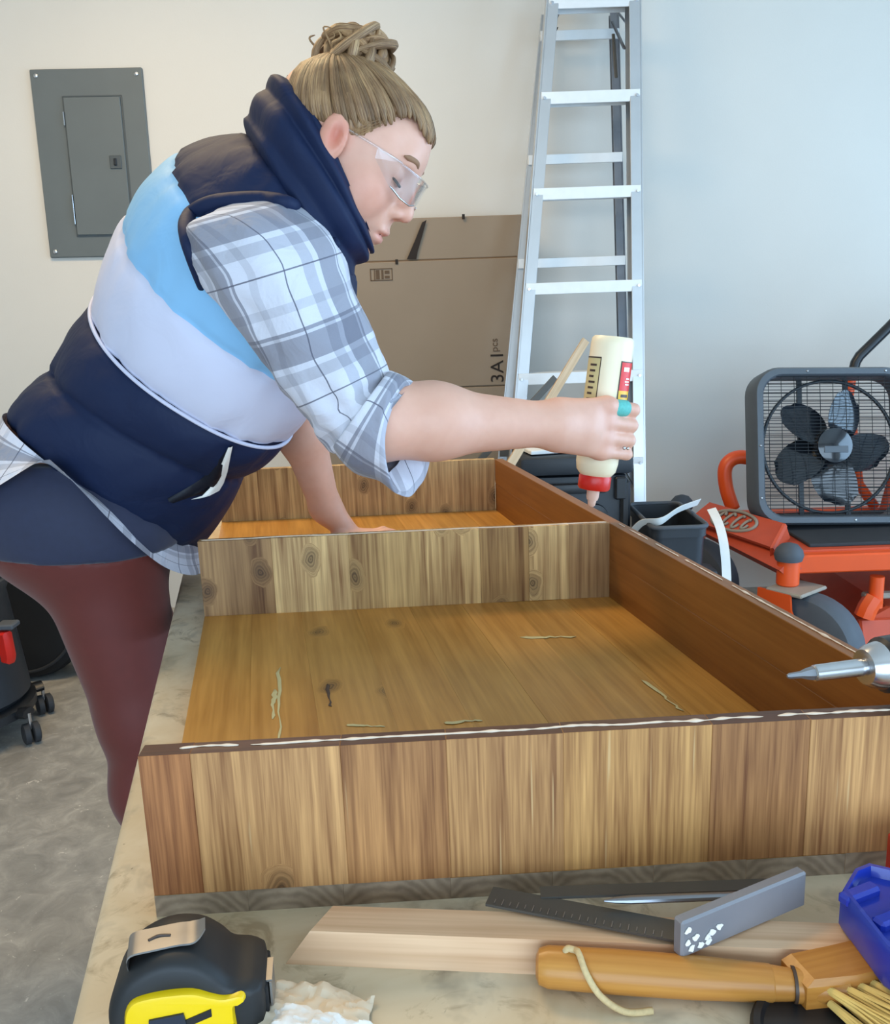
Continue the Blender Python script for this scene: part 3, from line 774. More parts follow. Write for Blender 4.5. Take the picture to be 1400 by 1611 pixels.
def on_vest(px, py, lift=.003):
    d = unit(FWD+RIGHT*(px-700)/F_PX-UP*(py-805.5)/F_PX)
    h = vest_tree.ray_cast(Vector(CAM), Vector(d)); return A(h[0])-d*lift if h[0] is not None else at(px, py, Y=1.25)
# slanted pocket with its pale lining showing
edge_t = [(262, 785), (290, 770), (320, 750), (345, 722), (362, 700)]; edge_b = [(272, 792), (300, 782), (330, 772), (352, 742), (365, 706)]
a = spline([on_vest(*p, lift=.006) for p in edge_t], 16); b = spline([on_vest(*p, lift=.006) for p in edge_b], 16)
mb = MB(); mb.loft([a+A([0, .004, 0]), a*.5+b*.5+A([0, -.004, 0]), b, b+A([0, .006, 0])], False); build(mb, 'pocket_opening', 'vest_lining', vest, sharp=3)
wv = [(300, 786, 330, 780), (318, 780, 345, 772), (330, 768, 352, 760), (338, 752, 358, 742), (350, 726, 363, 716), (359, 704, 366, 702)]
mb = MB(); mb.loft([A([on_vest(x0, y0, .011) for x0, y0, _, _ in wv]), A([on_vest((x0+x1)/2, (y0+y1)/2+1, .017) for x0, y0, x1, y1 in wv]), A([on_vest(x1, y1, .010) for _, _, x1, y1 in wv])], False)
build(mb, 'pocket_lining', 'label_white', vest, sharp=3)

# ---- plaid shirt: right sleeve, rolled cuff, left cuff hidden, tail below the vest
def strip_loft(stations, n, nseg, fold=None, name='sleeve', parent=None, mat='plaid', cap=False, flip=False, u0=0, vscale=1):
    """stations: (left px, right px, Y, half depth, tilt x, tilt z)"""
    rings, uv, vv, prev = [], [], 0, None
    K = len(stations)
    P_ = [A([*s_[0], *s_[1], *s_[2:]], float) for s_ in stations]
    S = spline(P_, nseg)
    for j, q in enumerate(S):
        r = pxring((q[0], q[1]), (q[2], q[3]), q[4], q[5], q[6], q[7], n=n, e=2.0)
        c = r.mean(0); t = j/(nseg-1)
        if fold is not None: r = np.stack([r[i]+unit(r[i]-c)*fold(t, 2*math.pi*i/n) for i in range(n)])
        r = np.concatenate([r, r[:1]])
        if prev is not None: vv += np.linalg.norm(c-prev)
        prev = c
        per = np.concatenate([[0], np.cumsum(np.linalg.norm(np.diff(r, axis=0), axis=1))])
        rings.append(r); uv += [(u0+p, vv*vscale) for p in per]
    mb = MB(); mb.loft(rings, False, uv=uv)
    return build(mb, name, mat, parent, sharp=3), rings
def sl_fold(t, th):
    w = .0055*mnoise.noise(Vector((math.cos(th)*1.6, math.sin(th)*1.6, t*7)))+.004*mnoise.noise(Vector((math.cos(th)*3, math.sin(th)*3+5, t*15)))
    return w*(1+1.2*max(0, t-.55)*2)
sl = [((322, 345), (400, 316), 1.17, .03, 0, 0), ((292, 362), (462, 318), 1.155, .075, .0, -.01), ((316, 432), (522, 372), 1.14, .088, .0, -.01), ((368, 505), (552, 446), 1.125, .084, 0, -.01), ((424, 580), (582, 522), 1.11, .078, 0, -.01), ((472, 650), (610, 582), 1.10, .072, 0, 0), ((512, 694), (628, 606), 1.092, .068, 0, 0), ((548, 722), (640, 612), 1.09, .066, 0, 0)]
sleeve, _ = strip_loft(sl, 72, 60, sl_fold, 'shirt_sleeve', person)
# padded armhole edge of the vest lying over the top of the sleeve
_sv = [Vector(p)+Vector(sleeve.location)+Vector(person.location) for p in (v.co for v in sleeve.data.vertices)]
sleeve_tree = BVHTree.FromPolygons(_sv, [tuple(p.vertices) for p in sleeve.data.polygons])
def on_shoulder(px, py, lift):
    d = unit(FWD+RIGHT*(px-700)/F_PX-UP*(py-805.5)/F_PX)
    hs = [h for h in (sleeve_tree.ray_cast(Vector(CAM), Vector(d)), vest_tree.ray_cast(Vector(CAM), Vector(d))) if h[0] is not None]
    return A(min(hs, key=lambda h: h[3])[0])-d*lift if hs else None
ep = [on_shoulder(x, y, -.004) for x, y in ((318, 452), (300, 400), (292, 362), (300, 338), (330, 322), (372, 316), (420, 315), (462, 324), (500, 348), (528, 384))]
ep = spline([p for p in ep if p is not None], 44)
mb = MB(); mb.tube(ep, [.003+.008*math.sin(math.pi*(.06+.88*i/43))**.6 for i in range(44)], 10); build(mb, 'armhole_edge', 'vest_navy', vest, sharp=3)
# rolled cuff: a wide loose band with a drooping corner
def cf_fold(t, th):
    return .004*mnoise.noise(Vector((math.cos(th)*2.4, math.sin(th)*2.4, 3+t*3)))+.003*math.sin(math.pi*t)
cf = [((536, 700), (610, 590), 1.09, .064, 0, 0), ((524, 706), (612, 584), 1.09, .072, 0, 0), ((560, 738), (630, 592), 1.09, .072, -.005, 0), ((606, 752), (640, 600), 1.09, .070, -.018, 0), ((642, 776), (646, 606), 1.09, .067, -.026, .0), ((640, 768), (642, 610), 1.09, .062, -.026, 0), ((610, 744), (630, 616), 1.09, .058, -.02, 0)]
strip_loft(cf, 72, 34, cf_fold, 'rolled_cuff', sleeve, u0=.03)
# tail with a curved hem, longer at back and front than over the hip
bR = pxring((40, 655), (300, 850), 1.42, .192, 0, .05, n=96, e=2.2); rings, uv = [], []
bR = np.concatenate([bR, bR[:1]]); hd = unit(at(20, 815, Y=1.42)-at(70, 655, Y=1.42))
cth = np.cos(np.linspace(0, 2*math.pi, 97))
per = np.concatenate([[0], np.cumsum(np.linalg.norm(np.diff(bR, axis=0), axis=1))])
cc = bR.mean(0)
for j in range(16):
    t = j/15
    drop = np.where(cth < 0, -.03+.26*np.abs(cth)**.9, -.02+.085*np.abs(cth)**1.3)*t
    wob = A([mnoise.noise(Vector((p*14, t*2, 3)))*.010*t for p in per])
    out = (bR-cc); out[:, 2] = 0; out /= np.maximum(np.linalg.norm(out, axis=1), 1e-6)[:, None]
    rings.append(bR+np.outer(drop, hd)+out*(wob+.034*t)[:, None]); uv += [(p+.05, t*.15) for p in per]
mb = MB(); mb.loft(rings, False, uv=uv); build(mb, 'shirt_tail', 'plaid', person, sharp=3)

# ---- hair: cap, swept locks and a messy bun
def hbp(v): return [hp(*q) for q in v]
mb = MB(); tints = []
cap_c, cap_r = A([-.004, 0, .034]), A([.1085, .0775, .0730])
rings, uv = [], []
for j in range(40):
    ph = math.pi*.5*j/39*1.42
    th = np.linspace(0, 2*math.pi, 73)
    # cap pole leans to the back of the crown where the bun sits
    ax = unit([-.42, 0, .9]); x_ = unit([.9, 0, .42]); y_ = A([0, 1., 0])
    hair_lim = 1.0
    dirs = np.outer(np.cos(ph)*np.ones(73), ax)+np.sin(ph)*(np.outer(np.cos(th), x_)+np.outer(np.sin(th), y_))
    p = cap_c+dirs*cap_r*np.where(dirs[:, :1]*A([[1, 0, 0]])-A([[0, 1, 1]]) < -.0, A([[.90, 1, 1]]), 1.0)
    # never lower than the hairline: forehead high, over the ears, down to the nape
    zl = .074+(p[:, 0]-.088)*.72; zl = np.where(p[:, 0] < .0, np.maximum(zl, -.07), zl); zl = zl+.044*np.sin(np.clip((p[:, 0]-.035)/.055, 0, 1)*math.pi)
    low = p[:, 2] < zl
    shrink = np.where(low, np.clip(1-(zl-p[:, 2])*6, .82, 1), 1)[:, None]
    p = cap_c+(p-cap_c)*shrink
    rings.append(A([hp(*q) for q in p])); uv += [(k/24, j*.03) for k in range(73)]
mb.loft(rings, False, uv=uv); tints += [(.92, .86, .80)]*(40*73)
bun = A([-.036, 0, .076])
def lock(pts, r, t, n=7, m=14, flat=.55):
    q = spline(hbp(pts), m); k0 = mb.n
    rad = [r*HS*(.08+.92*math.sin(math.pi*min(1, max(.0, (i+.35)/(m-.3))))**.7) for i in range(m)]
    mb.tube(q, rad, n, flat=flat); tints.extend([t]*(mb.n-k0))
rr = random.Random(11)
for side_ in (-1, 1):
    for i in range(80):
        s = (i+.5)/80*.82
        # start along the hairline from forehead (s=0) past the ear to the nape (s=1)
        ang = s*math.pi*.93; zz = .072-.122*s**.9+.014*math.sin(s*math.pi)+.034*math.exp(-((s-.24)/.12)**2)
        zz += rr.uniform(-.007, .007); d = A([math.cos(ang)*.98+.02, side_*math.sin(ang), 0]); 
        p0 = A([cap_c[0]+d[0]*.093, d[1]*.074, zz])
        def onskull(p, lift):
            v = (p-cap_c)/cap_r; return cap_c+v/np.linalg.norm(v)*cap_r*(1+lift)*(A([.90, 1, 1]) if v[0] < 0 else 1)
        pts = []
        for t in (0, .25, .5, .75, 1):
            q = p0*(1-t)+(bun+A([0, side_*.012, -.012]))*t
            pts.append(onskull(q, .004+.03*math.sin(math.pi*t)*(.4+.8*rr.random())+(-.035 if t == 0 else 0)+.06*t*t))
        b_ = rr.uniform(.62, 1.05)
        lock(pts, rr.uniform(.003, .0065), (b_*1.0, b_*.95, b_*.88))
# the bun: a ball of hair wound with overlapping locks
k0 = mb.n; bc_ = bun+A([-.004, 0, .018])
mb.ball(hp(*bc_), (.036*HS, .034*HS, .036*HS), 14, R=HR); tints.extend([(.72, .66, .6)]*(mb.n-k0))
for i in range(64):
    ax = unit([rr.gauss(0, 1), rr.gauss(0, 1), rr.gauss(0, .8)]); u = unit(np.cross(ax, A([.31, .87, .21]))); v = np.cross(ax, u)
    R0 = rr.uniform(.034, .047); off = rr.uniform(-.020, .020); a0 = rr.uniform(0, 6.28); span = rr.uniform(1.6, 3.6); pts = []
    for k in range(12):
        t = k/11; a_ = a0+span*t; Rk = math.sqrt(max(1e-5, R0**2-off**2))*(1+.10*mnoise.noise(Vector((k*.4, i*1.7, 2)))-.22*(1-math.sin(math.pi*t))**3)
        q_ = ax*off+Rk*(math.cos(a_)*u+math.sin(a_)*v); q_ = q_*A([1.05, .95, 1.12]); pts.append(bc_+q_)
    b_ = rr.uniform(.75, 1.35); lock(pts, rr.uniform(.0045, .0085), (b_*1.02, b_*.98, b_*.92), m=26, flat=.75)
for i in range(7):    # loose wisps
    a_ = rr.uniform(0, 6.28); o_ = bun+A([math.cos(a_)*.042, math.sin(a_)*.035, .012]); d = A([math.cos(a_), math.sin(a_)*.8, rr.uniform(-.1, 1)])
    lock([o_, o_+d*.010, o_+d*.016+A([rr.uniform(-.012, .012), 0, .005]), o_+d*.014+A([rr.uniform(-.018, .018), 0, .012])], rr.uniform(.0012, .0026), (1.2, 1.15, 1.05), n=5, m=16)
for i in range(5):    # fine strands at the temple and behind the ear
    s = rr.random(); lock([(.06-.05*s, -.074, .050), (.05-.05*s, -.0785, .032+.008*s), (.036-.045*s, -.0775, .014+.010*rr.random())], .0009, (1.1, 1.05, .95), n=5, m=8)
hair = build(mb, 'hair', 'hair', person, sharp=3, tint=A(tints))

# ---- face details
for s in (-1, 1):
    mb = MB(); mb.tube(spline(hbp([(.0905, s*.014, .030), (.0900, s*.028, .036), (.0775, s*.046, .033)]), 12), [.0022*HS]+[.0035*HS]*9+[.002*HS, .001*HS], 8); build(mb, 'eyebrow', 'brow', body, sharp=3)
    mb = MB(); mb.tube(spline(hbp([(.081, s*.020, .004), (.0875, s*.030, .0015), (.0855, s*.040, .0025), (.078, s*.0465, .005)]), 12), [.0008]+[.0019]*10+[.0008], 6); build(mb, 'eyelashes', 'lash', body, sharp=3)
# clear safety glasses
gl = None
mbf = MB()
gz = .006
def gp(th, z, rad=.0): # wrap-around curve in front of the face
    return hp(.030+(.080+rad)*math.cos(th), (.072+rad)*math.sin(th), z)
ths = np.linspace(-.86, .86, 41)
mbf.tube([gp(t, gz+.017) for t in ths], .0014, 6)
glasses = build(mbf, 'safety_glasses', 'clear_lens', person, sharp=3)
for s in (-1, 1):
    tt = np.linspace(.13, .86, 18)*s; rows = []
    for j, z in enumerate(np.linspace(.017, -.017, 8)):
        f_ = j/7; rows.append(A([gp(t, gz+z*(1-.28*max(0, abs(t)-.6)/.26*(1 if z < 0 else .0))*(1 if abs(t) > .3 or z > 0 else .55+1.5*abs(t)), .0006) for t in tt]))
    mb = MB(); mb.loft(rows, False); back_rows = [r_-hf*.0016 for r_ in rows]; mb.loft(back_rows[::-1], False)
    build(mb, 'lens', 'clear_lens', glasses, sharp=3)
    mb = MB(); mb.tube([rows[-1][i] for i in range(18)], .0011, 5); build(mb, 'lens_rim', 'chrome', glasses, sharp=3)
    e_ = rows[0][-1]
    mb = MB(); q0 = hp(.064, s*.067, gz+.014); 
    side_poly = [hp(.0815, s*.0545, gz+.018), hp(.052, s*.071, gz+.016), hp(.055, s*.070, gz+.004), hp(.0815, s*.0545, gz-.013)]
    off = hl*s*.0022
    mb.loft([A(side_poly), A([p+off for p in side_poly])], True, True, True); build(mb, 'side_shield', 'clear_lens', glasses, smooth=False)
    mb = MB(); mb.tube(hbp([(.0815, s*.055, gz+.0175), (.050, s*.0725, gz+.016), (.010, s*.079, gz+.014), (-.012, s*.080, gz+.010)]), .0011, 6, flat=1.8); build(mb, 'temple_arm', 'clear_lens', glasses, sharp=3)
# bandage and ring on the right hand
def finger_band(i, th0, th1, w_, lift, name, mat):
    d, r, _ = fing[i]; mb = MB(); path = [bpt(d-.0015, math.radians(a_), BR+r*.95+.0055-.0015*k) for k, a_ in enumerate(np.linspace(th0, th1, 5))]
    mb.tube(path, r*1.10+lift, 14, cap=False); build(mb, name, mat, person, sharp=3)
finger_band(0, 0, 34, .015, .0012, 'bandage', 'teal_bandage')
d, r, _ = fing[3]
mb = MB(); c0 = bpt(.1525, math.radians(34), BR+.0185); mb.ball(c0, .0028, 6); mb.ball(c0+bx*.005, .0024, 6); build(mb, 'ring', 'chrome', person, sharp=3)

# ------------------------------------------------------------------ electrical panel on the back wall
pw = WY-.012
cor = [at(43, 119, Y=pw), at(215, 114, Y=pw), at(252, 394, Y=pw), at(88, 398, Y=pw)]
pc = sum(cor)/4; pwid, phei = .425, .685; pr = math.radians(-.8)
ex, ez = A([math.cos(pr), 0, math.sin(pr)]), A([-math.sin(pr), 0, math.cos(pr)])
RP = np.stack([ex, A([0, 1, 0]), ez], 1)
panel = thing('electrical_panel', 'grey steel electrical breaker panel flush on the back wall', 'breaker panel', (pc[0], WY, pc[2]-phei/2))
q0 = lambda x, z, y=0: pc+ex*x+ez*z+A([0, y, 0])
build(MB().box(q0(0, 0, .004), (pwid, .016, phei), R=RP, bev=.003), 'cover_plate', 'panel_grey', panel, sharp=.4)
build(MB().box(q0(.015, -.01, -.008), (.215, .012, .50), R=RP, bev=.002), 'panel_door', 'panel_grey', panel, sharp=.4)
fr_ = MB()
for x, z, sx, sz in ((-.097, -.01, .004, .51), (.127, -.01, .004, .51), (.015, .245, .224, .004), (.015, -.265, .224, .004)): fr_.box(q0(x, z, -.0045), (sx, .003, sz), R=RP)
build(fr_, 'door_gap', 'panel_dark', panel, smooth=False)
lt = build(MB().box(q0(.085, .005, -.016), (.045, .006, .048), R=RP, bev=.002), 'latch', 'panel_dark', panel, sharp=.4)
build(MB().box(q0(.085, .005, -.021), (.012, .006, .026), R=RP, bev=.002), 'latch_tab', 'black_plastic', lt, sharp=.4)
for x, z in ((-.19, .32), (.19, .32), (-.19, -.32), (.19, -.32)):
    build(MB().lathe([(0, .0085), (.003, .008), (.005, .004)], q0(x, z, -.004), (0, -1, 0), 12), 'screw', 'chrome', panel)
build(MB().box(q0(-.097, -.165, -.012), (.005, .008, .11), R=RP, bev=.001), 'hinge', 'chrome', panel); build(MB().box(q0(-.097, .165, -.012), (.005, .008, .05), R=RP, bev=.001), 'hinge', 'chrome', panel)

# ------------------------------------------------------------------ flattened carton leaning on the wall
cbY = 3.44
cx0, cx1 = at(480, 345, Y=cbY)[0], at(822, 335, Y=cbY)[0]; ctop = at(822, 336, Y=cbY)[2]
carton = thing('cardboard_carton', 'tall brown cardboard carton standing against the wall behind the box', 'cardboard box', ((cx0+cx1)/2, cbY+.06, 0))
zc = at(700, 408, Y=cbY)[2]; zb = at(700, 610, Y=cbY)[2]
cw = cx1-cx0
build(MB().box(((cx0+cx1)/2, cbY+.055, (zb+zc)/2), (cw, .11, zc-zb-.004), bev=.003), 'front_panel', 'cardboard', carton, sharp=.4)
build(MB().box(((cx0+cx1)/2, cbY+.058, (zc+ctop)/2), (cw-.004, .10, ctop-zc-.003), bev=.003), 'top_flap', 'cardboard', carton, sharp=.4)
build(MB().box(((cx0+cx1)/2, cbY+.056, zb/2), (cw-.004, .11, zb-.003), bev=.003), 'bottom_flap', 'cardboard', carton, sharp=.4)
build(MB().box(((cx0+cx1)/2, cbY+.06, zc), (cw-.004, .105, .006)), 'crease', 'cardboard_edge', carton, smooth=False)
build(MB().box(((cx0+cx1)/2, cbY+.06, zb), (cw-.004, .105, .006)), 'crease', 'cardboard_edge', carton, smooth=False)
fp = cbY-.001
sw_o = [(640, 408), (652, 380), (664, 350), (671, 346), (664, 372), (657, 396), (655, 408)]
mb = MB(); mb.prism([(at(x, y, Y=fp)[0], at(x, y, Y=fp)[2]) for x, y in sw_o], (0, fp+.0005, 0), (1, 0, 0), (0, 0, 1), (0, -1, 0), .0012); build(mb, 'printed_swoosh', 'print_ink', carton, smooth=False)
for x, y in ((729, 341), (624, 412)):
    c = at(x, y, Y=fp); build(MB().box(c, (.010, .004, .018)), 'hand_hole', 'print_ink', carton, smooth=False)
tx = at(783, 577, Y=fp); text_mesh('3A1', .072, tx, (0, 0, 1), (-1, 0, 0), .0006, 'printed_code', 'print_ink', carton, 1.05)
tx = at(778, 543, Y=fp); text_mesh('pcs', .040, tx, (0, 0, 1), (-1, 0, 0), .0006, 'printed_code', 'print_faded', carton, 1.0)
c = at(600, 432, Y=fp); mb = MB()
for dx, dz, sx, sz in ((0, .021, .082, .003), (0, -.021, .082, .003), (-.041, 0, .003, .045), (.041, 0, .003, .045), (-.026, 0, .003, .042), (-.014, 0, .014, .034), (.004, 0, .008, .034), (.022, .008, .018, .012), (.022, -.010, .018, .010)): mb.box(c+A([dx, 0, dz]), (sx, .0016, sz))
build(mb, 'printed_mark', 'print_faded', carton, smooth=False)

# ------------------------------------------------------------------ step ladder folded against the wall
LP0 = A([0, 2.98, 0]); lv = unit(A([0, .42, 2.4])); LN = unit(A([0, lv[2], -lv[1]]))
lad = thing('step_ladder', 'tall folded aluminium step ladder leaning on the wall', 'step ladder', (.55, 3.1, 0))
lp = lambda x, y, off=0: at_plane(x, y, LP0, LN)+LN*off
def rail(p, q, wdt, dep, name, mat='aluminium', channel=True, inner=1):
    ax = unit(q-p); sx = unit(np.cross(ax, LN)); mb = MB()
    R = np.stack([sx, LN, ax], 1); L_ = np.linalg.norm(q-p)
    mb.box((p+q)/2, (.006, dep, L_), R=R); 
    mb.box((p+q)/2+sx*inner*wdt/2-LN*(dep/2-.003), (wdt, .006, L_), R=R, bev=.001); mb.box((p+q)/2+sx*inner*wdt/2+LN*(dep/2-.003), (wdt, .006, L_), R=R)
    return build(mb, name, mat, lad, smooth=False)
def zext(p, q, z0, z1): d = q-p; return p+d*(z0-p[2])/d[2], p+d*(z1-p[2])/d[2]
lt0, lb0 = zext(lp(860, 0), lp(812, 600), 2.55, .02); rt0, rb0 = zext(lp(1004, 0), lp(1011, 780), 2.55, .02)
sgn = 1 if np.cross(unit(lb0-lt0), LN)[0] > 0 else -1
rail(lt0, lb0, .040, .075, 'front_rail', inner=-sgn*-1); rail(rt0, rb0, .040, .075, 'front_rail', inner=-sgn)
lx = lambda z: (lt0+(lb0-lt0)*(z-lt0[2])/(lb0[2]-lt0[2])); rx = lambda z: (rt0+(rb0-rt0)*(z-rt0[2])/(rb0[2]-rt0[2]))
steps = [lp(930, y)[2] for y in (8, 156, 305, 452, 592)]; ds = .305
zz = steps[-1]-ds
while zz > .15: steps.append(zz); zz -= ds
for z in steps:
    a_, b_ = lx(z), rx(z); mb = MB(); c = (a_+b_)/2; wd = np.linalg.norm(b_-a_)-.01
    Rk = np.stack([unit(b_-a_), unit(np.cross(A([0, 0, 1.]), unit(b_-a_))), A([0, 0, 1.])], 1)
    mb.box(c+A([0, -.036, 0]), (wd, .005, .040), R=Rk, bev=.001); mb.box(c+A([0, .0, .018]), (wd, .075, .004), R=Rk); mb.box(c+A([0, .036, 0]), (wd, .005, .03), R=Rk)
    st_ = build(mb, 'step', 'step_aluminium', lad, smooth=False)
    for e_, s_ in ((a_, 1), (b_, -1)): build(MB().lathe([(0, .006), (.004, .005)], e_+A([s_*.016, -.040, 0]), (0, -1, 0), 8), 'rivet', 'chrome', st_)
# rear frame, a little narrower and behind
rl0, rl1 = zext(lp(836, 232, .14), lp(800, 600, .14), 2.25, .02); rr0, rr1 = zext(lp(990, 232, .14), lp(1004, 780, .14), 2.25, .02)
rail(rl0, rl1, .03, .03, 'rear_rail', inner=1 if sgn < 0 else 1); rail(rr0, rr1, .03, .03, 'rear_rail', 'steel', inner=-1)
rlx = lambda z: (rl0+(rl1-rl0)*(z-rl0[2])/(rl1[2]-rl0[2])); rrx = lambda z: (rr0+(rr1-rr0)*(z-rr0[2])/(rr1[2]-rr0[2]))
for y in (28, 230, 399, 640, 705):
    z = lp(900, y, .13)[2]; a_, b_ = rlx(z), rrx(z); build(MB().box((a_+b_)/2-A([0, .02, 0]), (np.linalg.norm(b_-a_), .012, .034), bev=.001), 'rear_brace', 'step_aluminium' if y < 500 else 'dark_steel', lad, smooth=False)
for x0, y0, x1, y1, nm in ((858, 62, 880, 10, 0), (1003, 48, 975, 2, 0), (866, 118, 866, 45, 1), (972, 116, 970, 40, 1), (985, 70, 968, 20, 0), (858, 75, 880, 30, 1)):
    p, q = lp(x0, y0, .03), lp(x1, y1, .06); mb = MB(); mb.tube([p, q], .010 if nm == 0 else .006, 6, flat=.4); build(mb, 'spreader_bar', 'steel' if nm == 0 else 'dark_steel', lad, smooth=False)
for (x0, y0, x1, y1) in ((1000, 645, 1010, 668), (990, 620, 1008, 690), (1000, 755, 1010, 790)):
    mb = MB(); mb.tube([lp(x0-25, y0-30, .03), lp(x1, y1, .0)], .009, 6, flat=.5); build(mb, 'corner_brace', 'aluminium', lad, smooth=False)
for p in (lb0, rb0, rl1, rr1): build(MB().box((p[0], p[1], .022), (.055, .085, .044), bev=.006), 'rubber_foot', 'rubber', lad)

# ------------------------------------------------------------------ black tool chest, lath and rods behind the bench
ty = 2.55
x0, x1 = at(818, 720, Y=ty)[0], at(998, 715, Y=ty)[0]; zt = at(910, 718, Y=ty)[2]
case = thing('tool_chest', 'tall black plastic tool chest standing behind the bench below the ladder', 'tool chest', ((x0+x1)/2, ty+.16, 0))
cxm = (x0+x1)/2; cwd = x1-x0
build(MB().box((cxm, ty+.16, (zt-.06)/2), (cwd-.03, .30, zt-.06), bev=.02, seg=2), 'body', 'case_plastic', case, sharp=.5)
lid = build(MB().box((cxm, ty+.16, zt-.03), (cwd, .32, .055), bev=.014, seg=2), 'lid', 'case_plastic', case, sharp=.5)
build(MB().box((cxm-.02, ty-.008, zt-.095), (cwd*.62, .03, .03), bev=.008, seg=2), 'carry_handle', 'black_plastic', lid)
for k in range(2):
    cc_ = (cxm-.07+.12*k, ty+.008, zt-.19); build(MB().lathe([(0, .045), (.012, .043), (.014, .030), (.004, .028)], cc_, (0, -1, 0), 20), 'round_recess', 'black_plastic', case)
for k in (-.13, .13): build(MB().box((cxm+k, ty+.003, zt-.10), (.035, .02, .07), bev=.005), 'latch', 'black_plastic', case)
for k in (-1, 1): build(MB().box((cxm+k*(cwd/2-.025), ty+.01, (zt-.07)/2), (.03, .03, zt-.08), bev=.008), 'corner_post', 'black_plastic', case)
bk = MB(); c = A([at(852, 712, Y=ty+.14)[0], ty+.14, zt+.007]); bk.box(c, (.12, .16, .012), rz=.2, bev=.002)
tag(build(bk, 'folded_leaflet', 'white_paper'), 'white folded leaflet lying on top of the black tool chest', 'leaflet')
def lean(name, label, cat, p, q, wdt, th, mat, group=None):
    ax = unit(q-p); sx = unit(np.cross(ax, A([0, 1., 0]))); sy = np.cross(ax, sx); R = np.stack([sx, sy, ax], 1)
    o_ = build(MB().box((p+q)/2, (wdt, th, np.linalg.norm(q-p)), R=R, bev=.001), name, mat, R=R, sharp=.4); return tag(o_, label, cat, group)
p, q = zext(at(808, 722, Y=2.50), at(921, 536, Y=2.86), .005, at(921, 536, Y=2.86)[2])
lean('wooden_lath', 'thin pale wooden lath leaning beside the tool chest', 'wood strip', p, q, .026, .012, 'wood_lath')
p, q = zext(at(835, 636, Y=2.93), at(868, 600, Y=2.97), .01, at(874, 594, Y=2.98)[2])
lean('steel_rod', 'dark round-edged steel bar leaning behind the pale lath', 'rod', p, q, .022, .010, 'dark_steel')
# black tub with pale straps
ub = at(1050, 850, Y=2.45); tubz = at(1050, 818, Y=2.5)[2]
tub = thing('black_tub', 'open black plastic tub between the bench and the orange mower', 'tub', (ub[0], 2.5, 0))
tx0, tx1 = at(1020, 830, Y=2.45)[0], at(1106, 830, Y=2.45)[0]
mbt = MB(); hx = (tx1-tx0)/2; tcx = (tx0+tx1)/2
def rect(hx_, hy_, z, r=.03, n=5):
    out = []
    for cx_, cy_, a0_ in ((hx_-r, hy_-r, 0), (-hx_+r, hy_-r, 90), (-hx_+r, -hy_+r, 180), (hx_-r, -hy_+r, 270)):
        for k in range(n): a_ = math.radians(a0_+90*k/(n-1)); out.append((tcx+cx_+r*math.cos(a_), 2.56+cy_+r*math.sin(a_), z))
    return A(out)
mbt.loft([rect(hx*.82, .13, .003), rect(hx*.97, .155, tubz-.03), rect(hx, .165, tubz-.028), rect(hx, .165, tubz), rect(hx*.93, .15, tubz), rect(hx*.80, .12, .02)], True, True, True)
build(mbt, 'tub_body', 'case_plastic', tub, sharp=.6)
mbt = MB(); rm = rect(hx*1.0, .167, tubz+.002); mbt.tube(rm, .007, 6, closed=True); build(mbt, 'rim', 'tyre_grey', tub, sharp=3)
def strap(name, label, pts, hw, mat='white_strap', upv=(0, 0, 1)):
    P_ = spline(pts, 26); mb = MB(); L_, R_ = [], []
    for i in range(26):
        t = unit(P_[min(25, i+1)]-P_[max(0, i-1)]); s_ = unit(np.cross(t, A(upv)))*hw; L_.append(P_[i]-s_); R_.append(P_[i]+s_)
    L_, R_ = A(L_), A(R_); nrm = A([unit(np.cross(R_[i]-L_[i], P_[min(25, i+1)]-P_[max(0, i-1)])) for i in range(26)])*.0015
    mb.loft([L_, R_, R_+nrm, L_+nrm, L_], False)
    return tag(build(mb, name, mat, sharp=.8), label, 'strap')
strap('plastic_strap', 'white plastic strap arching out over the rim of the black tub', [at(996, 836, Y=2.5), at(1012, 822, Y=2.45), at(1040, 820, Y=2.42), at(1068, 802, Y=2.5), at(1100, 790, Y=2.6)], .012, upv=(0, 1, .35))
strap('plastic_strap', 'white plastic strap curling down in front of the orange mower plate', [at(1119, 800, Y=2.52), at(1131, 825, Y=2.46), at(1139, 858, Y=2.42), at(1143, 905, Y=2.40), at(1143, 960, Y=2.38)], .013, upv=(0, 1, .2))
mbw = MB(); mbw.box((at(1108, 870, Y=2.62)[0], 2.66, .19), (.09, .10, .38), bev=.015, seg=2)
tag(build(mbw, 'waste_can', 'case_plastic'), 'small dark grey can right beside the black tub', 'can')

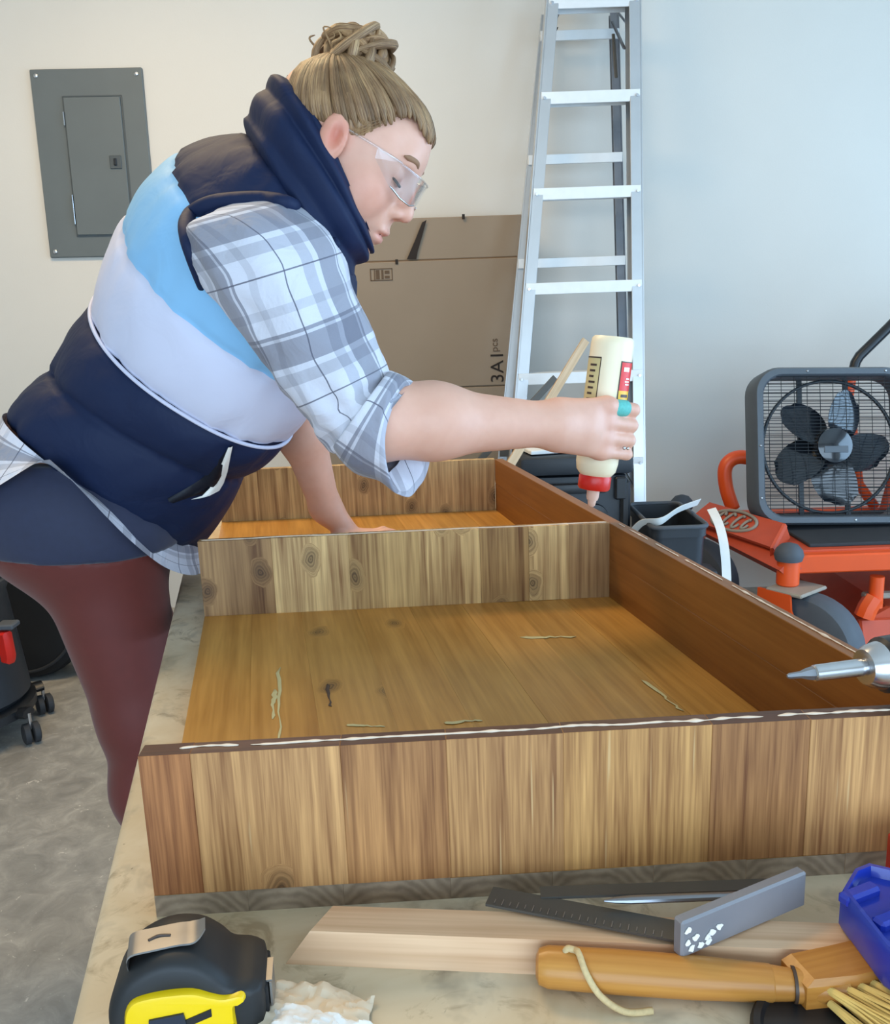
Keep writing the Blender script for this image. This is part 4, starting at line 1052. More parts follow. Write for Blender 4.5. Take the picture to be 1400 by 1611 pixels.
# ------------------------------------------------------------------ orange mower, its front to the left
mow = thing('riding_mower', 'orange zero-turn riding mower with grey casters parked by the wall', 'mower', (1.5, 2.95, 0))
na, fa = at(1240, 893, Y=2.58), at(1072, 812, Y=3.28); CZ_ = na[2]
mb = MB(); mb.tube([na+A([0, -.02, 0]), fa+A([0, .02, 0])], .038, 4, flat=.9); build(mb, 'front_crossbar', 'orange_dull', mow, smooth=False)
def caster(p, nm):
    post = build(MB().lathe([(-.05, .030), (-.045, .034), (.03, .034), (.035, .030)], p, (0, 0, 1), 20), 'caster_post', 'orange_paint', mow)
    mbc = MB(); mbc.lathe([(.030, .040), (.045, .044), (.062, .040), (.078, .026), (.084, .008)], p, (0, 0, 1), 20); build(mbc, 'grease_cap', 'tyre_grey', post)
    hz = p[2]-.055; ca_ = A([-.80, -.60, 0]); ct = A([.60, -.80, 0]); Rc = np.stack([ct, -ca_, A([0, 0, 1.])], 1)     # axle towards the camera's left
    wr_ = min(.162, hz-.02); wc = A([p[0], p[1], 0])+ct*.085+A([0, 0, wr_]); hw_ = .052
    fork = build(MB().box(A([p[0], p[1], hz])+ct*.03, (.12, .145, .012), R=Rc, bev=.004), 'fork_plate', 'logo_grey', mow)
    for s in (-1, 1):
        poly = [(-.055, hz), (.055, hz), (.06, hz-.05), (.105, wr_+.03), (.105, wr_-.03), (.065, wr_-.03), (.0, hz-.10), (-.055, hz-.05)]
        mb_ = MB(); mb_.prism(poly, A([p[0], p[1], 0])+ca_*s*(hw_+.014), ct, (0, 0, 1), ca_*s, .009); build(mb_, 'fork_arm', 'orange_paint', fork, smooth=False)
    prof = [(-hw_, wr_*.55), (-hw_*1.0, wr_*.80), (-hw_*.86, wr_*.94), (-hw_*.5, wr_), (hw_*.5, wr_), (hw_*.86, wr_*.94), (hw_, wr_*.80), (hw_, wr_*.55)]
    tyre = build(MB().lathe(prof, wc, ca_, 40), 'caster_tyre', 'tyre_grey', mow, sharp=.7)
    build(MB().lathe([(-hw_*1.02, wr_*.12), (-hw_*1.02, wr_*.28), (-hw_*.8, wr_*.52), (hw_*.8, wr_*.52), (hw_*1.02, wr_*.28), (hw_*1.02, wr_*.12)], wc, ca_, 28), 'wheel_hub', 'orange_paint', tyre)
caster(na+A([0, 0, -.005]), 0); caster(fa+A([0, 0, 0]), 1)
# sloped foot plate with the oval emblem
pl = [at(1116, 790, Y=3.12), at(1236, 824, Y=2.72), at(1216, 862, Y=2.63), at(1084, 816, Y=3.10)]
nrm = unit(np.cross(pl[1]-pl[0], pl[3]-pl[0])); nrm = nrm if nrm[2] > 0 else -nrm
mb = MB(); mb.loft([A(pl), A([p-nrm*.012 for p in pl])], True, True, True); plate = build(mb, 'foot_plate', 'orange_dull', mow, smooth=False)
mb = MB(); dn = [pl[1], pl[2], at(1216, 880, Y=2.65), at(1243, 846, Y=2.74)]; mb.loft([A(dn), A([p+A([-.01, 0.0, 0]) for p in dn])], True, True, True); build(mb, 'plate_gusset', 'orange_dull', mow, smooth=False)
cP = (pl[0]+pl[1]+pl[2]+pl[3])/4-unit(pl[1]-pl[0])*.015; eu = unit(pl[1]-pl[0]); ev = unit(np.cross(nrm, eu)); ev = ev if ev[2] > 0 else -ev
mb = MB(); mb.tube([cP+nrm*.003+eu*.115*math.cos(t)+ev*.045*math.sin(t) for t in np.linspace(0, 2*math.pi, 32, endpoint=False)], .006, 6, closed=True)
lg = build(mb, 'oval_emblem', 'logo_grey', plate, sharp=3)
for k, (dx, sx, sy) in enumerate([(-.07, .026, .05), (-.025, .030, .06), (.025, .030, .06), (.07, .024, .045)]):
    mb = MB(); mb.tube([cP+nrm*.003+eu*(dx+sx*.5*math.cos(t))+ev*(sy*.5*math.sin(t)) for t in np.linspace(.5+.3*k, 5.6+.2*k, 12)], .0055, 5); build(mb, 'emblem_letter', 'logo_grey', lg, sharp=3)
# floor pan with black mat, near rail, deck
mz = na[2]
build(MB().box((1.50, 2.86, mz+.035), (.86, .50, .02), bev=.003), 'floor_pan', 'orange_dull', mow, sharp=.4)
build(MB().box((1.53, 2.86, mz+.050), (.78, .44, .012), bev=.003), 'rubber_mat', 'rubber', mow, sharp=.4)
build(MB().box((1.62, 2.595, mz+.010), (1.10, .05, .058), bev=.005), 'side_rail', 'orange_paint', mow, sharp=.4)
build(MB().box((1.62, 3.22, mz+.005), (1.10, .05, .06), bev=.005), 'side_rail', 'orange_paint', mow, sharp=.4)
mb = MB(); dk = [(1.30, .10), (1.30, .20), (1.38, .245), (2.1, .245), (2.2, .20), (2.2, .10)]
mb.prism(dk, (0, 2.60, 0), (1, 0, 0), (0, 0, 1), (0, 1, 0), .70, bev=.01); build(mb, 'mower_deck', 'orange_dull', mow, sharp=.4)
mb = MB(); mb.box((1.66, 2.585, .155), (.74, .03, .11), R=A([[1, 0, 0], [0, .94, .34], [0, -.34, .94]]), bev=.006); build(mb, 'deck_skirt', 'orange_dull', mow, sharp=.4)
build(MB().box((1.40, 2.60, .285), (.20, .03, .018), bev=.004), 'deck_link', 'logo_grey', mow)
build(MB().lathe([(-.05, .022), (.05, .022)], (1.335, 2.59, .30), (0, 0, 1), 14), 'lift_bracket', 'orange_paint', mow)
mb = MB(); mb.tube([(1.33, 2.59, .28), (1.31, 2.585, .25), (1.30, 2.585, .22)], .03, 8); build(mb, 'deck_bracket', 'orange_paint', mow)
for k in range(2):
    mb = MB(); mb.tube([(1.62+.12*k, 2.66, .30), (1.72+.12*k, 2.66, .30)], .018, 8); build(mb, 'hydraulic_fitting', 'steel', mow)
# bent grab tube, seat, control lever
gt = [at(1153, 800, Y=3.14), at(1143, 770, Y=3.14), at(1140, 742, Y=3.14), at(1147, 726, Y=3.14), at(1164, 719, Y=3.14), at(1192, 723, Y=3.14)]
mb = MB(); mb.tube(spline(gt, 24), .026, 12); build(mb, 'grab_tube', 'orange_paint', mow, sharp=3)
mb = MB(); mb.box((2.05, 3.0, mz+.28), (.42, .46, .12), bev=.03, seg=2); mb.box((2.24, 3.0, mz+.52), (.12, .46, .46), bev=.03, seg=2); build(mb, 'seat', 'black_plastic', mow)
build(MB().box((2.05, 2.95, mz+.13), (.55, .62, .18), bev=.01), 'seat_base', 'orange_dull', mow)
lv_ = [at(1420, 492, Y=3.2), at(1398, 515, Y=3.2), at(1352, 560, Y=3.2), at(1346, 570, Y=3.2), at(1338, 600, Y=3.2)]
mb = MB(); mb.tube(lv_, .018, 10); lvr = build(mb, 'control_lever', 'black_plastic', mow, sharp=1)
mb = MB(); mb.tube([at(1338, 598, Y=3.2), at(1334, 625, Y=3.2), at(1350, 760, Y=3.2), (1.62, 3.2, mz+.04)], .019, 10); build(mb, 'lever_arm', 'orange_paint', lvr, sharp=1)
mb = MB(); mb.tube([(1.62, 3.12, mz+.04), (1.68, 3.12, mz+.36), (1.95, 3.12, mz+.38)], .022, 10); build(mb, 'frame_tube', 'orange_dull', mow, sharp=1)

# ------------------------------------------------------------------ box fan standing on the mower floor pan
FH = .53; fd = .10
mat_top = mz+.056
fx = unit(A([1, .0, -.03])); fu = unit(A([.10, .26, 1])); fu = unit(fu-fx*(fu@fx)); fn = unit(np.cross(fx, fu))   # fn points towards the camera side (-Y)
if fn[1] > 0: fn = -fn
fc = at(1303, 712, Y=2.93); lowest = fc-fu*FH/2; fc = fc+A([0, 0, mat_top-(lowest[2]-.004)]) if abs(mat_top-lowest[2]) < .06 else fc
print('fan gap', mat_top-lowest[2])
fan = thing('box_fan', 'grey and black box fan standing on the orange mower', 'fan', tuple(fc-fu*FH/2))
def rrect(h_, r, z, n=8):
    out = []
    for cx_, cy_, a0_ in ((h_-r, h_-r, 0), (-h_+r, h_-r, 90), (-h_+r, -h_+r, 180), (h_-r, -h_+r, 270)):
        for k in range(n): a_ = math.radians(a0_+90*k/(n-1)); out.append(fc+fx*(cx_+r*math.cos(a_))+fu*(cy_+r*math.sin(a_))+fn*z)
    return A(out)
h2 = FH/2
mb = MB(); rs = [rrect(h2, .085, -fd/2), rrect(h2, .085, fd/2-.012), rrect(h2-.006, .082, fd/2), rrect(h2-.024, .07, fd/2), rrect(h2-.030, .066, fd/2-.008), rrect(h2-.030, .066, -fd/2)]
mb.loft(rs+[rs[0]], True); build(mb, 'frame', 'fan_plastic', fan, sharp=.7)
# round shroud inside
mb = MB(); mb.tube([fc+fx*.225*math.cos(t)+fu*.225*math.sin(t)-fn*.0 for t in np.linspace(0, 2*math.pi, 48, endpoint=False)], .006, 6, closed=True); build(mb, 'guard_ring', 'grille_wire', fan, sharp=3)
gi = h2-.026; mb = MB(); nw = 42
for k in range(nw):
    v_ = -gi+(k+.5)*2*gi/nw; e_ = gi if abs(v_) < gi-.05 else gi-.05+math.sqrt(max(0, .05**2-(abs(v_)-gi+.05)**2))
    mb.tube([fc+fx*-e_+fu*v_+fn*(fd/2-.006), fc+fx*e_+fu*v_+fn*(fd/2-.006)], .0012, 4, cap=False)
for k in range(11):
    v_ = -gi+(k+.5)*2*gi/11; mb.tube([fc+fu*-gi*.98+fx*v_+fn*(fd/2-.009), fc+fu*gi*.98+fx*v_+fn*(fd/2-.009)], .0012, 4, cap=False)
g_ = build(mb, 'grille_wires', 'grille_wire', fan, smooth=False); g_['kind'] = 'stuff'
mb = MB()
for k in range(16):
    v_ = -gi+(k+.5)*2*gi/16; mb.tube([fc+fx*-gi+fu*v_-fn*(fd/2-.004), fc+fx*gi+fu*v_-fn*(fd/2-.004)], .0012, 4, cap=False)
for v_ in (-.08, .08): mb.box(fc+fx*v_-fn*(fd/2-.008), (.016, .010, 2*gi), R=np.stack([fx, fn, fu], 1))
g_ = build(mb, 'rear_grille', 'grille_wire', fan, smooth=False); g_['kind'] = 'stuff'
mb = MB(); mb.lathe([(-.03, .055), (.02, .062), (.03, .056), (.034, .040)], fc+fn*.005, fn, 28); hubm = build(mb, 'motor_hub', 'black_plastic', fan)
build(MB().lathe([(.0, .060), (.006, .058), (.012, .040), (.013, 0.002)], fc+fn*(fd/2-.006), fn, 28), 'badge', 'fan_blade', fan, sharp=.8)
mb = MB(); mb.box(fc+fn*(fd/2+.006)-fu*.014, (.080, .004, .022), R=np.stack([fx, fn, fu], 1), bev=.001); build(mb, 'badge_plate', 'fan_plastic', fan)
for k in range(5):
    a0_ = math.radians(54+72*k); rows = []
    for j in range(9):
        r_ = .05+.155*j/8; wd = .028+.052*math.sin(math.pi*min(1, .15+.75*j/8))
        row = []
        for i in range(7):
            s = i/6-.5; ang = a0_+s*wd*2/max(.07, r_)*.85+.25*(j/8); zt_ = .030*s*2*(1-.35*j/8)
            rr_ = r_-(.016*(2*s)**2 if j == 8 else 0)
            row.append(fc+fx*rr_*math.cos(ang)+fu*rr_*math.sin(ang)+fn*(zt_+.002))
        rows.append(A(row))
    mb = MB(); mb.loft(rows, False); mb.loft([r_-fn*.003 for r_ in rows][::-1], False); build(mb, 'blade', 'fan_blade', fan, sharp=3)
for x, y in ((-1, 0), (-.35, 1), (.7, 1), (.25, -1), (.75, -1), (-1, -.7)): build(MB().lathe([(0, .005), (.003, .003)], fc+fx*x*(h2-.015)+fu*y*(h2-.015)+fn*fd/2, fn, 8), 'screw', 'chrome', fan)

# ------------------------------------------------------------------ shop vacuum and dark wheel at the left
vc = A([at(-70, 1090, Y=2.42)[0], 2.42, 0])
vac = thing('shop_vacuum', 'dark grey shop vacuum drum on a caster dolly with a red latch', 'vacuum', tuple(vc))
vr = at(36, 1080, Y=2.42)[0]-vc[0]
build(MB().lathe([(.11, vr*.9), (.13, vr), (.16, vr*.995), (.44, vr*.86), (.46, vr*.90), (.48, vr*.90), (.49, vr*.84)], vc, (0, 0, 1), 40), 'drum', 'case_plastic', vac, sharp=.6)
build(MB().lathe([(.49, vr*.88), (.52, vr*.90), (.56, vr*.80), (.62, vr*.45), (.64, vr*.1)], vc, (0, 0, 1), 40), 'motor_head', 'black_plastic', vac, sharp=.6)
la = math.radians(-28); lpos = vc+A([math.cos(la)*vr*.93, math.sin(la)*vr*.93, .36])
Rv = RZ(la)
lpt = at(19, 1012, Y=2.34); lpos = A([lpt[0], 2.33, lpt[2]])
mb = MB(); mb.prism([(-.018, .045), (.016, .045), (.024, -.03), (.016, -.048), (-.012, -.048), (-.016, -.02)], lpos, (math.cos(.5), math.sin(.5)*-1, 0), (0, 0, 1), (-.4, -.9, 0), .03, bev=.006); lt_ = build(mb, 'latch', 'red_plastic', vac, sharp=.6)
build(MB().box(lpos+A([.0, .0, .058]), (.05, .05, .016), bev=.004), 'latch_catch', 'tyre_grey', lt_)
build(MB().lathe([(.075, vr*.98), (.08, vr*1.06), (.105, vr*1.06), (.112, vr*.98)], vc, (0, 0, 1), 40), 'dolly', 'black_plastic', vac, sharp=.6)
for a_ in (-68, -12, 40, 130, 190):
    a_ = math.radians(a_); c = vc+A([math.cos(a_)*vr*1.18, math.sin(a_)*vr*1.18, .094])
    arm = MB(); arm.tube([vc+A([math.cos(a_)*vr*.9, math.sin(a_)*vr*.9, .092]), c], .026, 8, flat=.6); ar = build(arm, 'dolly_arm', 'black_plastic', vac, sharp=1)
    build(MB().lathe([(-.05, .006), (0, .006)], c, (0, 0, 1), 8), 'caster_stem', 'chrome', ar)
    for s in (-1, 1): build(MB().lathe([(s*.004, .028), (s*.006, .031), (s*.02, .031), (s*.024, .022)], (c[0], c[1], .031), (.8, .6, 0), 18), 'caster_wheel', 'rubber', ar, sharp=.6)
wy = 2.84; wx = at(42, 1070, Y=wy)[0]; wr2 = .235
whl = thing('rubber_wheel', 'large black rubber wheel under a dark fender behind the shop vacuum', 'wheel', (wx, wy, 0))
build(MB().lathe([(-.01, wr2*.5), (-.015, wr2*.82), (0, wr2*.95), (.03, wr2), (.13, wr2), (.16, wr2*.95), (.17, wr2*.82), (.17, wr2*.5)], (wx, wy, wr2), (0, 1, 0), 48), 'tyre', 'black_matte', whl, sharp=.6)
build(MB().lathe([(.0, .01), (.0, wr2*.5), (.15, wr2*.5), (.15, .01)], (wx, wy, wr2), (0, 1, 0), 32), 'wheel_disc', 'black_matte', whl, sharp=.6)
mb = MB(); mb.tube([(wx+(wr2*.84)*math.cos(t), wy-.014, wr2+(wr2*.84)*math.sin(t)) for t in np.linspace(0, 2*math.pi, 48, endpoint=False)], .006, 6, closed=True); build(mb, 'sidewall_bead', 'rubber', whl, sharp=3)
mb = MB(); arc = np.linspace(-.12, math.pi+.12, 30); ro, ri = wr2+.075, wr2+.045
sec = lambda r, y: A([(wx+r*math.cos(t), y, wr2+.01+r*math.sin(t)) for t in arc])
mb.loft([sec(ro, wy-.05), sec(ro, wy+.24), sec(ri, wy+.24), sec(ri, wy-.05), sec(ro, wy-.05)], False); build(mb, 'fender', 'black_plastic', whl, sharp=.6)
mb = MB(); mb.tube([(wx+(ro-.012)*math.cos(t), wy-.052, wr2+.01+(ro-.012)*math.sin(t)) for t in arc], .009, 6); build(mb, 'fender_lip', 'rubber', whl, sharp=3)
for s in (-1, 1): build(MB().box((wx+s*(wr2+.058), wy+.10, .12), (.03, .26, .24), bev=.005), 'fender_support', 'black_plastic', whl)
# things standing on a low shelf by the wall
shz = at(40, 932, Y=3.3)[2]
shelf = thing('low_shelf', 'low dark wooden shelf against the back wall behind the wheel', 'shelf', (at(20, 930, Y=3.35)[0], 3.35, 0))
scx = at(20, 930, Y=3.35)[0]
build(MB().box((scx-.25, 3.38, shz-.012), (.9, .34, .024), bev=.003), 'shelf_board', 'black_matte', shelf)
for dx in (-.66, .16): build(MB().box((scx+dx, 3.38, (shz-.024)/2), (.04, .32, shz-.024), bev=.003), 'shelf_leg', 'black_matte', shelf)
c = at(22, 905, Y=3.32); hgt = at(22, 880, Y=3.3)[2]-shz
mb = MB(); mb.prism([(-.07, 0), (.055, 0), (.06, hgt*.55), (.02, hgt), (-.06, hgt*.8)], (c[0], 3.30, shz+.001), (1, 0, 0), (0, 0, 1), (0, 1, 0), .12, bev=.01); tag(build(mb, 'cloth_bag', 'grey_cloth', sharp=.5), 'pale grey-blue cloth bag on the low shelf', 'bag')
c = at(46, 923, Y=3.22); tag(build(MB().box((c[0]+.01, 3.25, shz+.021), (.10, .06, .04), bev=.003), 'yellow_carton', 'yellow_box', sharp=.4), 'small yellow carton on the low shelf beside the cloth bag', 'carton')
c = at(3, 870, Y=3.38)
mb = MB(); mb.lathe([(0, .055), (.01, .06), (.16, .06), (.20, .03), (.23, .028)], (c[0]-.03, 3.46, shz), (0, 0, 1), 24); tag(build(mb, 'white_jug', 'white_paper', sharp=.6), 'white plastic jug at the back of the low shelf', 'jug')

# ------------------------------------------------------------------ glue bottle in her hand
bl = np.linalg.norm(BN-BT)
gb = thing('glue_bottle', 'cream wood glue bottle held upside down with red collar and label', 'glue bottle', tuple(BN))
x0_ = bx
def bl_lathe(prof, mat, name, par=gb, n=40): return build(MB().lathe(prof, BT, bax, n, x0=x0_), name, mat, par, sharp=.7)
bottle = bl_lathe([(0.004, BR*.80), (0, BR*.86), (.003, BR*.96), (.010, BR), (.150, BR), (.180, BR), (bl*.0+.192, BR*.93), (.199, BR*.74), (.202, .0175)], 'bottle_plastic', 'bottle_body')
bl_lathe([(.199, .0225), (.201, .0235), (.217, .0235), (.220, .0215), (.2205, .010)], 'red_plastic', 'screw_collar')
bl_lathe([(.2195, .0095), (.232, .0090), (.236, .0078), (bl-.014, .0062), (bl-.012, .0068), (bl-.002, .0052), (bl, .0030)], 'nozzle_plastic', 'nozzle')
def label(d0, d1, t0, t1, mat, name, lift=.0005, par=bottle):
    ts = np.radians(np.linspace(t0, t1, 14)); rows = [A([bpt(d, t, BR+lift) for t in ts]) for d in np.linspace(d0, d1, 4)]
    mb = MB(); mb.loft(rows, False); mb.loft([A([bpt(d, t, BR+lift*.2) for t in ts]) for d in np.linspace(d0, d1, 4)][::-1], False); return build(mb, name, mat, par, sharp=3)
rl_ = label(.033, .074, 22, 118, 'label_red', 'red_label'); label(.074, .088, 22, 118, 'label_yellow', 'yellow_label')
label(.033, .0345, 20, 120, 'label_dark', 'label_border', .0007); label(.033, .088, 19, 22, 'label_dark', 'label_border', .0007)
for k, (d, t0, t1, w_) in enumerate([(.041, 30, 52, .006), (.056, 42, 58, .0018), (.060, 38, 58, .0018), (.064, 40, 60, .0018)]): label(d, d+w_, t0, t1, 'label_white', 'label_print', .0008, rl_)
label(.079, .083, 30, 60, 'label_dark', 'label_print', .0008, rl_)
lc = label(.030, .125, -118, -36, 'label_cream', 'back_label'); label(.030, .125, -37, -35, 'label_dark', 'label_border', .0008, lc); label(.030, .032, -118, -36, 'label_dark', 'label_border', .0008, lc)
for k in range(9): label(.040+k*.008, .043+k*.008, -70, -46-(k % 3)*3, 'label_dark', 'label_print', .0008, lc)

# ------------------------------------------------------------------ tools on the bench in the foreground
# tape measure standing on its edge, label side to the camera
up = A([0, 0, 1.]); ta = math.radians(8); te = A([math.cos(ta), math.sin(ta), 0]); tf = A([-math.sin(ta), math.cos(ta), 0])
tc = A([-.170, .472, BZ])
tape = thing('tape_measure', 'yellow and black tape measure on the bench corner with a metal belt clip', 'tape measure', tuple(tc))
prof = [(-.040, .0005), (-.045, .012), (-.045, .034), (-.035, .055), (-.014, .066), (.006, .064), (.019, .055), (.028, .045), (.042, .041), (.0465, .034), (.0455, .0005)]
def tsec(y, k, pr=prof, c_=(-.001, .030)):
    q = A([(c_[0]+(a_-c_[0])*k, max(.0005, c_[1]+(b_-c_[1])*k)) for a_, b_ in pr]); q = spline(np.concatenate([q, np.zeros((len(q), 1))], 1), 48)
    return A([tc+te*a_+up*max(0, b_)+tf*y for a_, b_, _ in q])
mb = MB(); mb.loft([tsec(-.019, .985), tsec(-.0185, .99), tsec(.0185, .99), tsec(.021, .96)], True, True, True); case_ = build(mb, 'case', 'yellow_plastic', tape, sharp=.6)
# black rubber: a thick jacket round the edge with an opening for the yellow face
mb = MB(); mb.loft([tsec(-.0235, .45), tsec(-.0255, .84), tsec(-.0225, .97), tsec(-.015, 1.02), tsec(.012, 1.02), tsec(.021, .985), tsec(.0255, .90), tsec(.0255, .5)], True, False, True)
build(mb, 'rubber_jacket', 'tape_rubber', tape, sharp=1.0)
yp = [(-.034, .0005), (-.035, .030), (-.031, .044), (-.020, .048), (.004, .0475), (.016, .043), (.024, .0405), (.034, .0410), (.036, .037), (.029, .033), (.031, .0005)]
q = spline([(a_, b_, 0) for a_, b_ in yp], 40)
fc_ = lambda y, k: A([tc+te*(-.002+(a_+.002)*k)+up*max(.0005, .02+(b_-.02)*k)+tf*y for a_, b_, _ in q])
mb = MB(); mb.loft([fc_(-.020, 1.0), fc_(-.0262, 1.0), fc_(-.0285, .965), fc_(-.0290, .90)], True, True, True); yf_ = build(mb, 'label_face', 'yellow_plastic', tape, sharp=.8)
def tpoly(pts, y0, y1, name, mat, par): 
    mb = MB(); mb.loft([A([tc+te*a_+up*b_+tf*y0 for a_, b_ in pts]), A([tc+te*a_+up*b_+tf*y1 for a_, b_ in pts])], True, True, True); return build(mb, name, mat, par, smooth=False)
em = tpoly([(-.022, .008), (-.020, .034), (.000, .0355), (.002, .0225), (.003, .008)], -.0285, -.0305, 'lock_emblem', 'ink_blue', yf_)
tpoly([(-.013, .026), (-.008, .021), (-.004, .028), (-.008, .0245)], -.0303, -.0310, 'emblem_highlight', 'label_white', em)
tpoly([(.001, .0255), (.016, .0305), (.016, .0355), (.001, .0305)], -.0285, -.0297, 'printed_stripe', 'black_plastic', yf_)
tpoly([(-.030, .020), (-.020, .021), (-.020, .027), (-.029, .026)], -.0285, -.0297, 'printed_stripe', 'black_plastic', yf_)
tpoly([(.004, .006), (.006, .014), (.0285, .0225), (.029, .016), (.020, .006)], -.0285, -.0297, 'printed_stripe', 'black_plastic', yf_)
# belt clip: a bent spring strip along the top
cd = unit(te*1.0+up*.10+tf*.12); cn = unit(np.cross(up, cd)); co_ = tc+te*-.014+up*.0655+tf*-.004
pth = [(-.019, -.006), (-.0195, .0005), (-.016, .004), (-.004, .0032), (.010, .0020), (.018, .0005), (.023, .0012), (.027, .004)]
pp = spline([(a_, b_, 0) for a_, b_ in pth], 24); hwc = [.0105 if a_ < .018 else .0105*(1-.5*((a_-.018)/.009)**2) for a_, b_, _ in pp]
L_ = A([co_+cd*p_[0]+up*p_[1]-cn*h_ for p_, h_ in zip(pp, hwc)]); R_ = A([co_+cd*p_[0]+up*p_[1]+cn*h_ for p_, h_ in zip(pp, hwc)])
mb = MB(); mb.loft([L_, R_, R_+up*.0012, L_+up*.0012, L_], False); clip_ = build(mb, 'belt_clip', 'clip_metal', tape, sharp=.8)
mb = MB(); mb.tube(spline([co_+cd*-.007+up*.0048-cn*.001, co_+cd*-.001+up*.0046+cn*.0012, co_+cd*.006+up*.0038-cn*.0005], 8), .0009, 6); build(mb, 'clip_slot', 'label_dark', clip_)
mb = MB(); mb.box(tc+te*.0465+up*.022, (.004, .034, .026), rz=ta, bev=.001); build(mb, 'mouth', 'black_matte', tape)
mb = MB(); mb.box(tc+te*.0500+up*.024+tf*-.002, (.0014, .022, .022), rz=ta); mb.box(tc+te*.046+up*.0352+tf*-.002, (.010, .020, .0014), rz=ta); build(mb, 'end_hook', 'clip_metal', tape, smooth=False)

# crumpled paper towel
c = at(478, 1592, Z=BZ+.01); mb = MB(); nx = 40
def towel(cx, cy, sx, sy, hmax, seed, rot, mat, name, label):
    P_ = np.zeros((nx, nx, 3))
    for i in range(nx):
        for j in range(nx):
            u_, v_ = i/(nx-1)*2-1, j/(nx-1)*2-1
            n_ = mnoise.noise(Vector((u_*1.4, v_*1.4, seed))); n2_ = abs(mnoise.noise(Vector((u_*3.2, v_*3.2, seed+7)))); n3_ = abs(mnoise.noise(Vector((u_*7, v_*7, seed+3))))
            edge = 1-max(abs(u_), abs(v_))**4
            x_ = u_*sx*(1+.18*mnoise.noise(Vector((v_*2, seed, 1)))); y_ = v_*sy*(1+.22*mnoise.noise(Vector((u_*2, seed, 5))))
            P_[i, j] = (cx+x_*math.cos(rot)-y_*math.sin(rot), cy+x_*math.sin(rot)+y_*math.cos(rot), BZ+.0015+max(0, hmax*(.45+.5*n_)*edge+.006*n2_+.0025*n3_))
    mb = MB(); mb.loft([P_[i] for i in range(nx)], False); mb.loft([P_[i]-A([0, 0, .0008]) for i in range(nx)][::-1], False)
    return tag(build(mb, name, mat, sharp=.5), label, 'paper towel')
towel(c[0]-.006, c[1]-.004, .047, .034, .020, 2.3, -.25, 'tan_paper', 'paper_towel', 'crumpled tan paper towel underneath the white one beside the tape measure')
mb_t = towel(c[0]+.004, c[1]-.026, .036, .028, .034, 5.1, -.2, 'white_paper', 'paper_towel', 'crumpled white paper towel on top of the tan one beside the tape measure')

# pine trim piece with bevelled end
q0_, q1_ = at(498, 1424, Z=BZ+.024), at(1420, 1456, Z=BZ+.024); ax = unit((q1_-q0_)*A([1, 1, 0])); ay = A([ax[1], -ax[0], 0]); lnp = .50
b0 = A([q0_[0], q0_[1], BZ])+ax*.006; wdp = .031; hz_ = .024
vt = [b0+ax*-.014+ay*.0, b0+ax*-.022+ay*wdp, b0+ax*lnp+ay*wdp, b0+ax*lnp, b0+ax*.006+up*hz_, b0+ax*-.004+ay*(wdp-.004)+up*hz_, b0+ax*lnp+ay*(wdp-.004)+up*hz_, b0+ax*lnp+up*hz_]
tag(link('pine_trim', vt, [(0, 3, 2, 1), (4, 5, 6, 7), (0, 1, 5, 4), (1, 2, 6, 5), (2, 3, 7, 6), (3, 0, 4, 7)], 'wood_pine', R=np.stack([ax, -ay, up], 1), color=(1, 1, 1), smooth=False), 'pale bare pine trim stick with a slanted end in front of the box', 'wood trim')

# combination square: steel head standing on the trim, dark blade under it
h0, h1 = at(1066, 1446, Z=BZ+.052), at(1262, 1366, Z=BZ+.052); hx_ = unit((h1-h0)*A([1, 1, 0])); hy_ = A([-hx_[1], hx_[0], 0]); hl_ = np.linalg.norm((h1-h0)[:2])
sq = thing('try_square', 'steel try square with grey stock resting over the pine trim stick', 'square', (h0[0], h0[1], BZ+.025))
hm_ = (h0+h1)/2*A([1, 1, 0])+up*(BZ+.0385)
st_ = build(MB().box(hm_, (hl_, .009, .027), rz=math.atan2(hx_[1], hx_[0]), bev=.0015), 'stock', 'stock_steel', sq, sharp=.4)
rf = np.random.default_rng(4)
for k in range(9):
    mb = MB(); fp_ = h0+hx_*(.003+.030*rf.random()**1.3)-hy_*.0049+up*(-.004-.018*rf.random())
    poly = [(math.cos(t)*(.0012+.0022*rf.random()), math.sin(t)*(.0012+.0020*rf.random())) for t in np.linspace(0, 5.6, 9)]
    mb.prism(poly, fp_, hx_, up, -hy_, .0005); build(mb, 'paint_fleck', 'label_white', st_, smooth=False)
def blade(a_, b_, w_, z0, z1, name, mat, parent, th=.002):
    d_ = unit((b_-a_)*A([1, 1, 0])); n_ = A([-d_[1], d_[0], 0]); pts = [a_-n_*w_/2, b_-n_*w_/2, b_+n_*w_/2, a_+n_*w_/2]
    pts = [A([p[0], p[1], z]) for p, z in zip(pts, (z0, z1, z1, z0))]
    return link(name, pts+[p+up*th for p in pts], [(3, 2, 1, 0), (4, 5, 6, 7), (0, 1, 5, 4), (1, 2, 6, 5), (2, 3, 7, 6), (3, 0, 4, 7)], mat, parent, smooth=False)
b_a, b_b = at(1072, 1462, Z=BZ+.030), at(770, 1409, Z=BZ+.027)
bld = blade(b_a, b_b, .020, BZ+.0265, BZ+.0255, 'blade', 'dark_steel', sq)
blade(at(1215, 1396, Z=BZ+.030), at(850, 1404, Z=BZ+.028), .012, BZ+.031, BZ+.0265, 'brace_blade', 'dark_steel', sq)
nt_ = MB()
dB = unit((b_b-b_a)*A([1, 1, 0])); nB = A([-dB[1], dB[0], 0])
for k in range(22): p = b_a*A([1, 1, 0])+dB*(.012+k*.0055)+nB*.0065+up*(BZ+.0287); nt_.box(p, (.0006, .004 if k % 2 else .006, .0004), rz=math.atan2(dB[1], dB[0]))
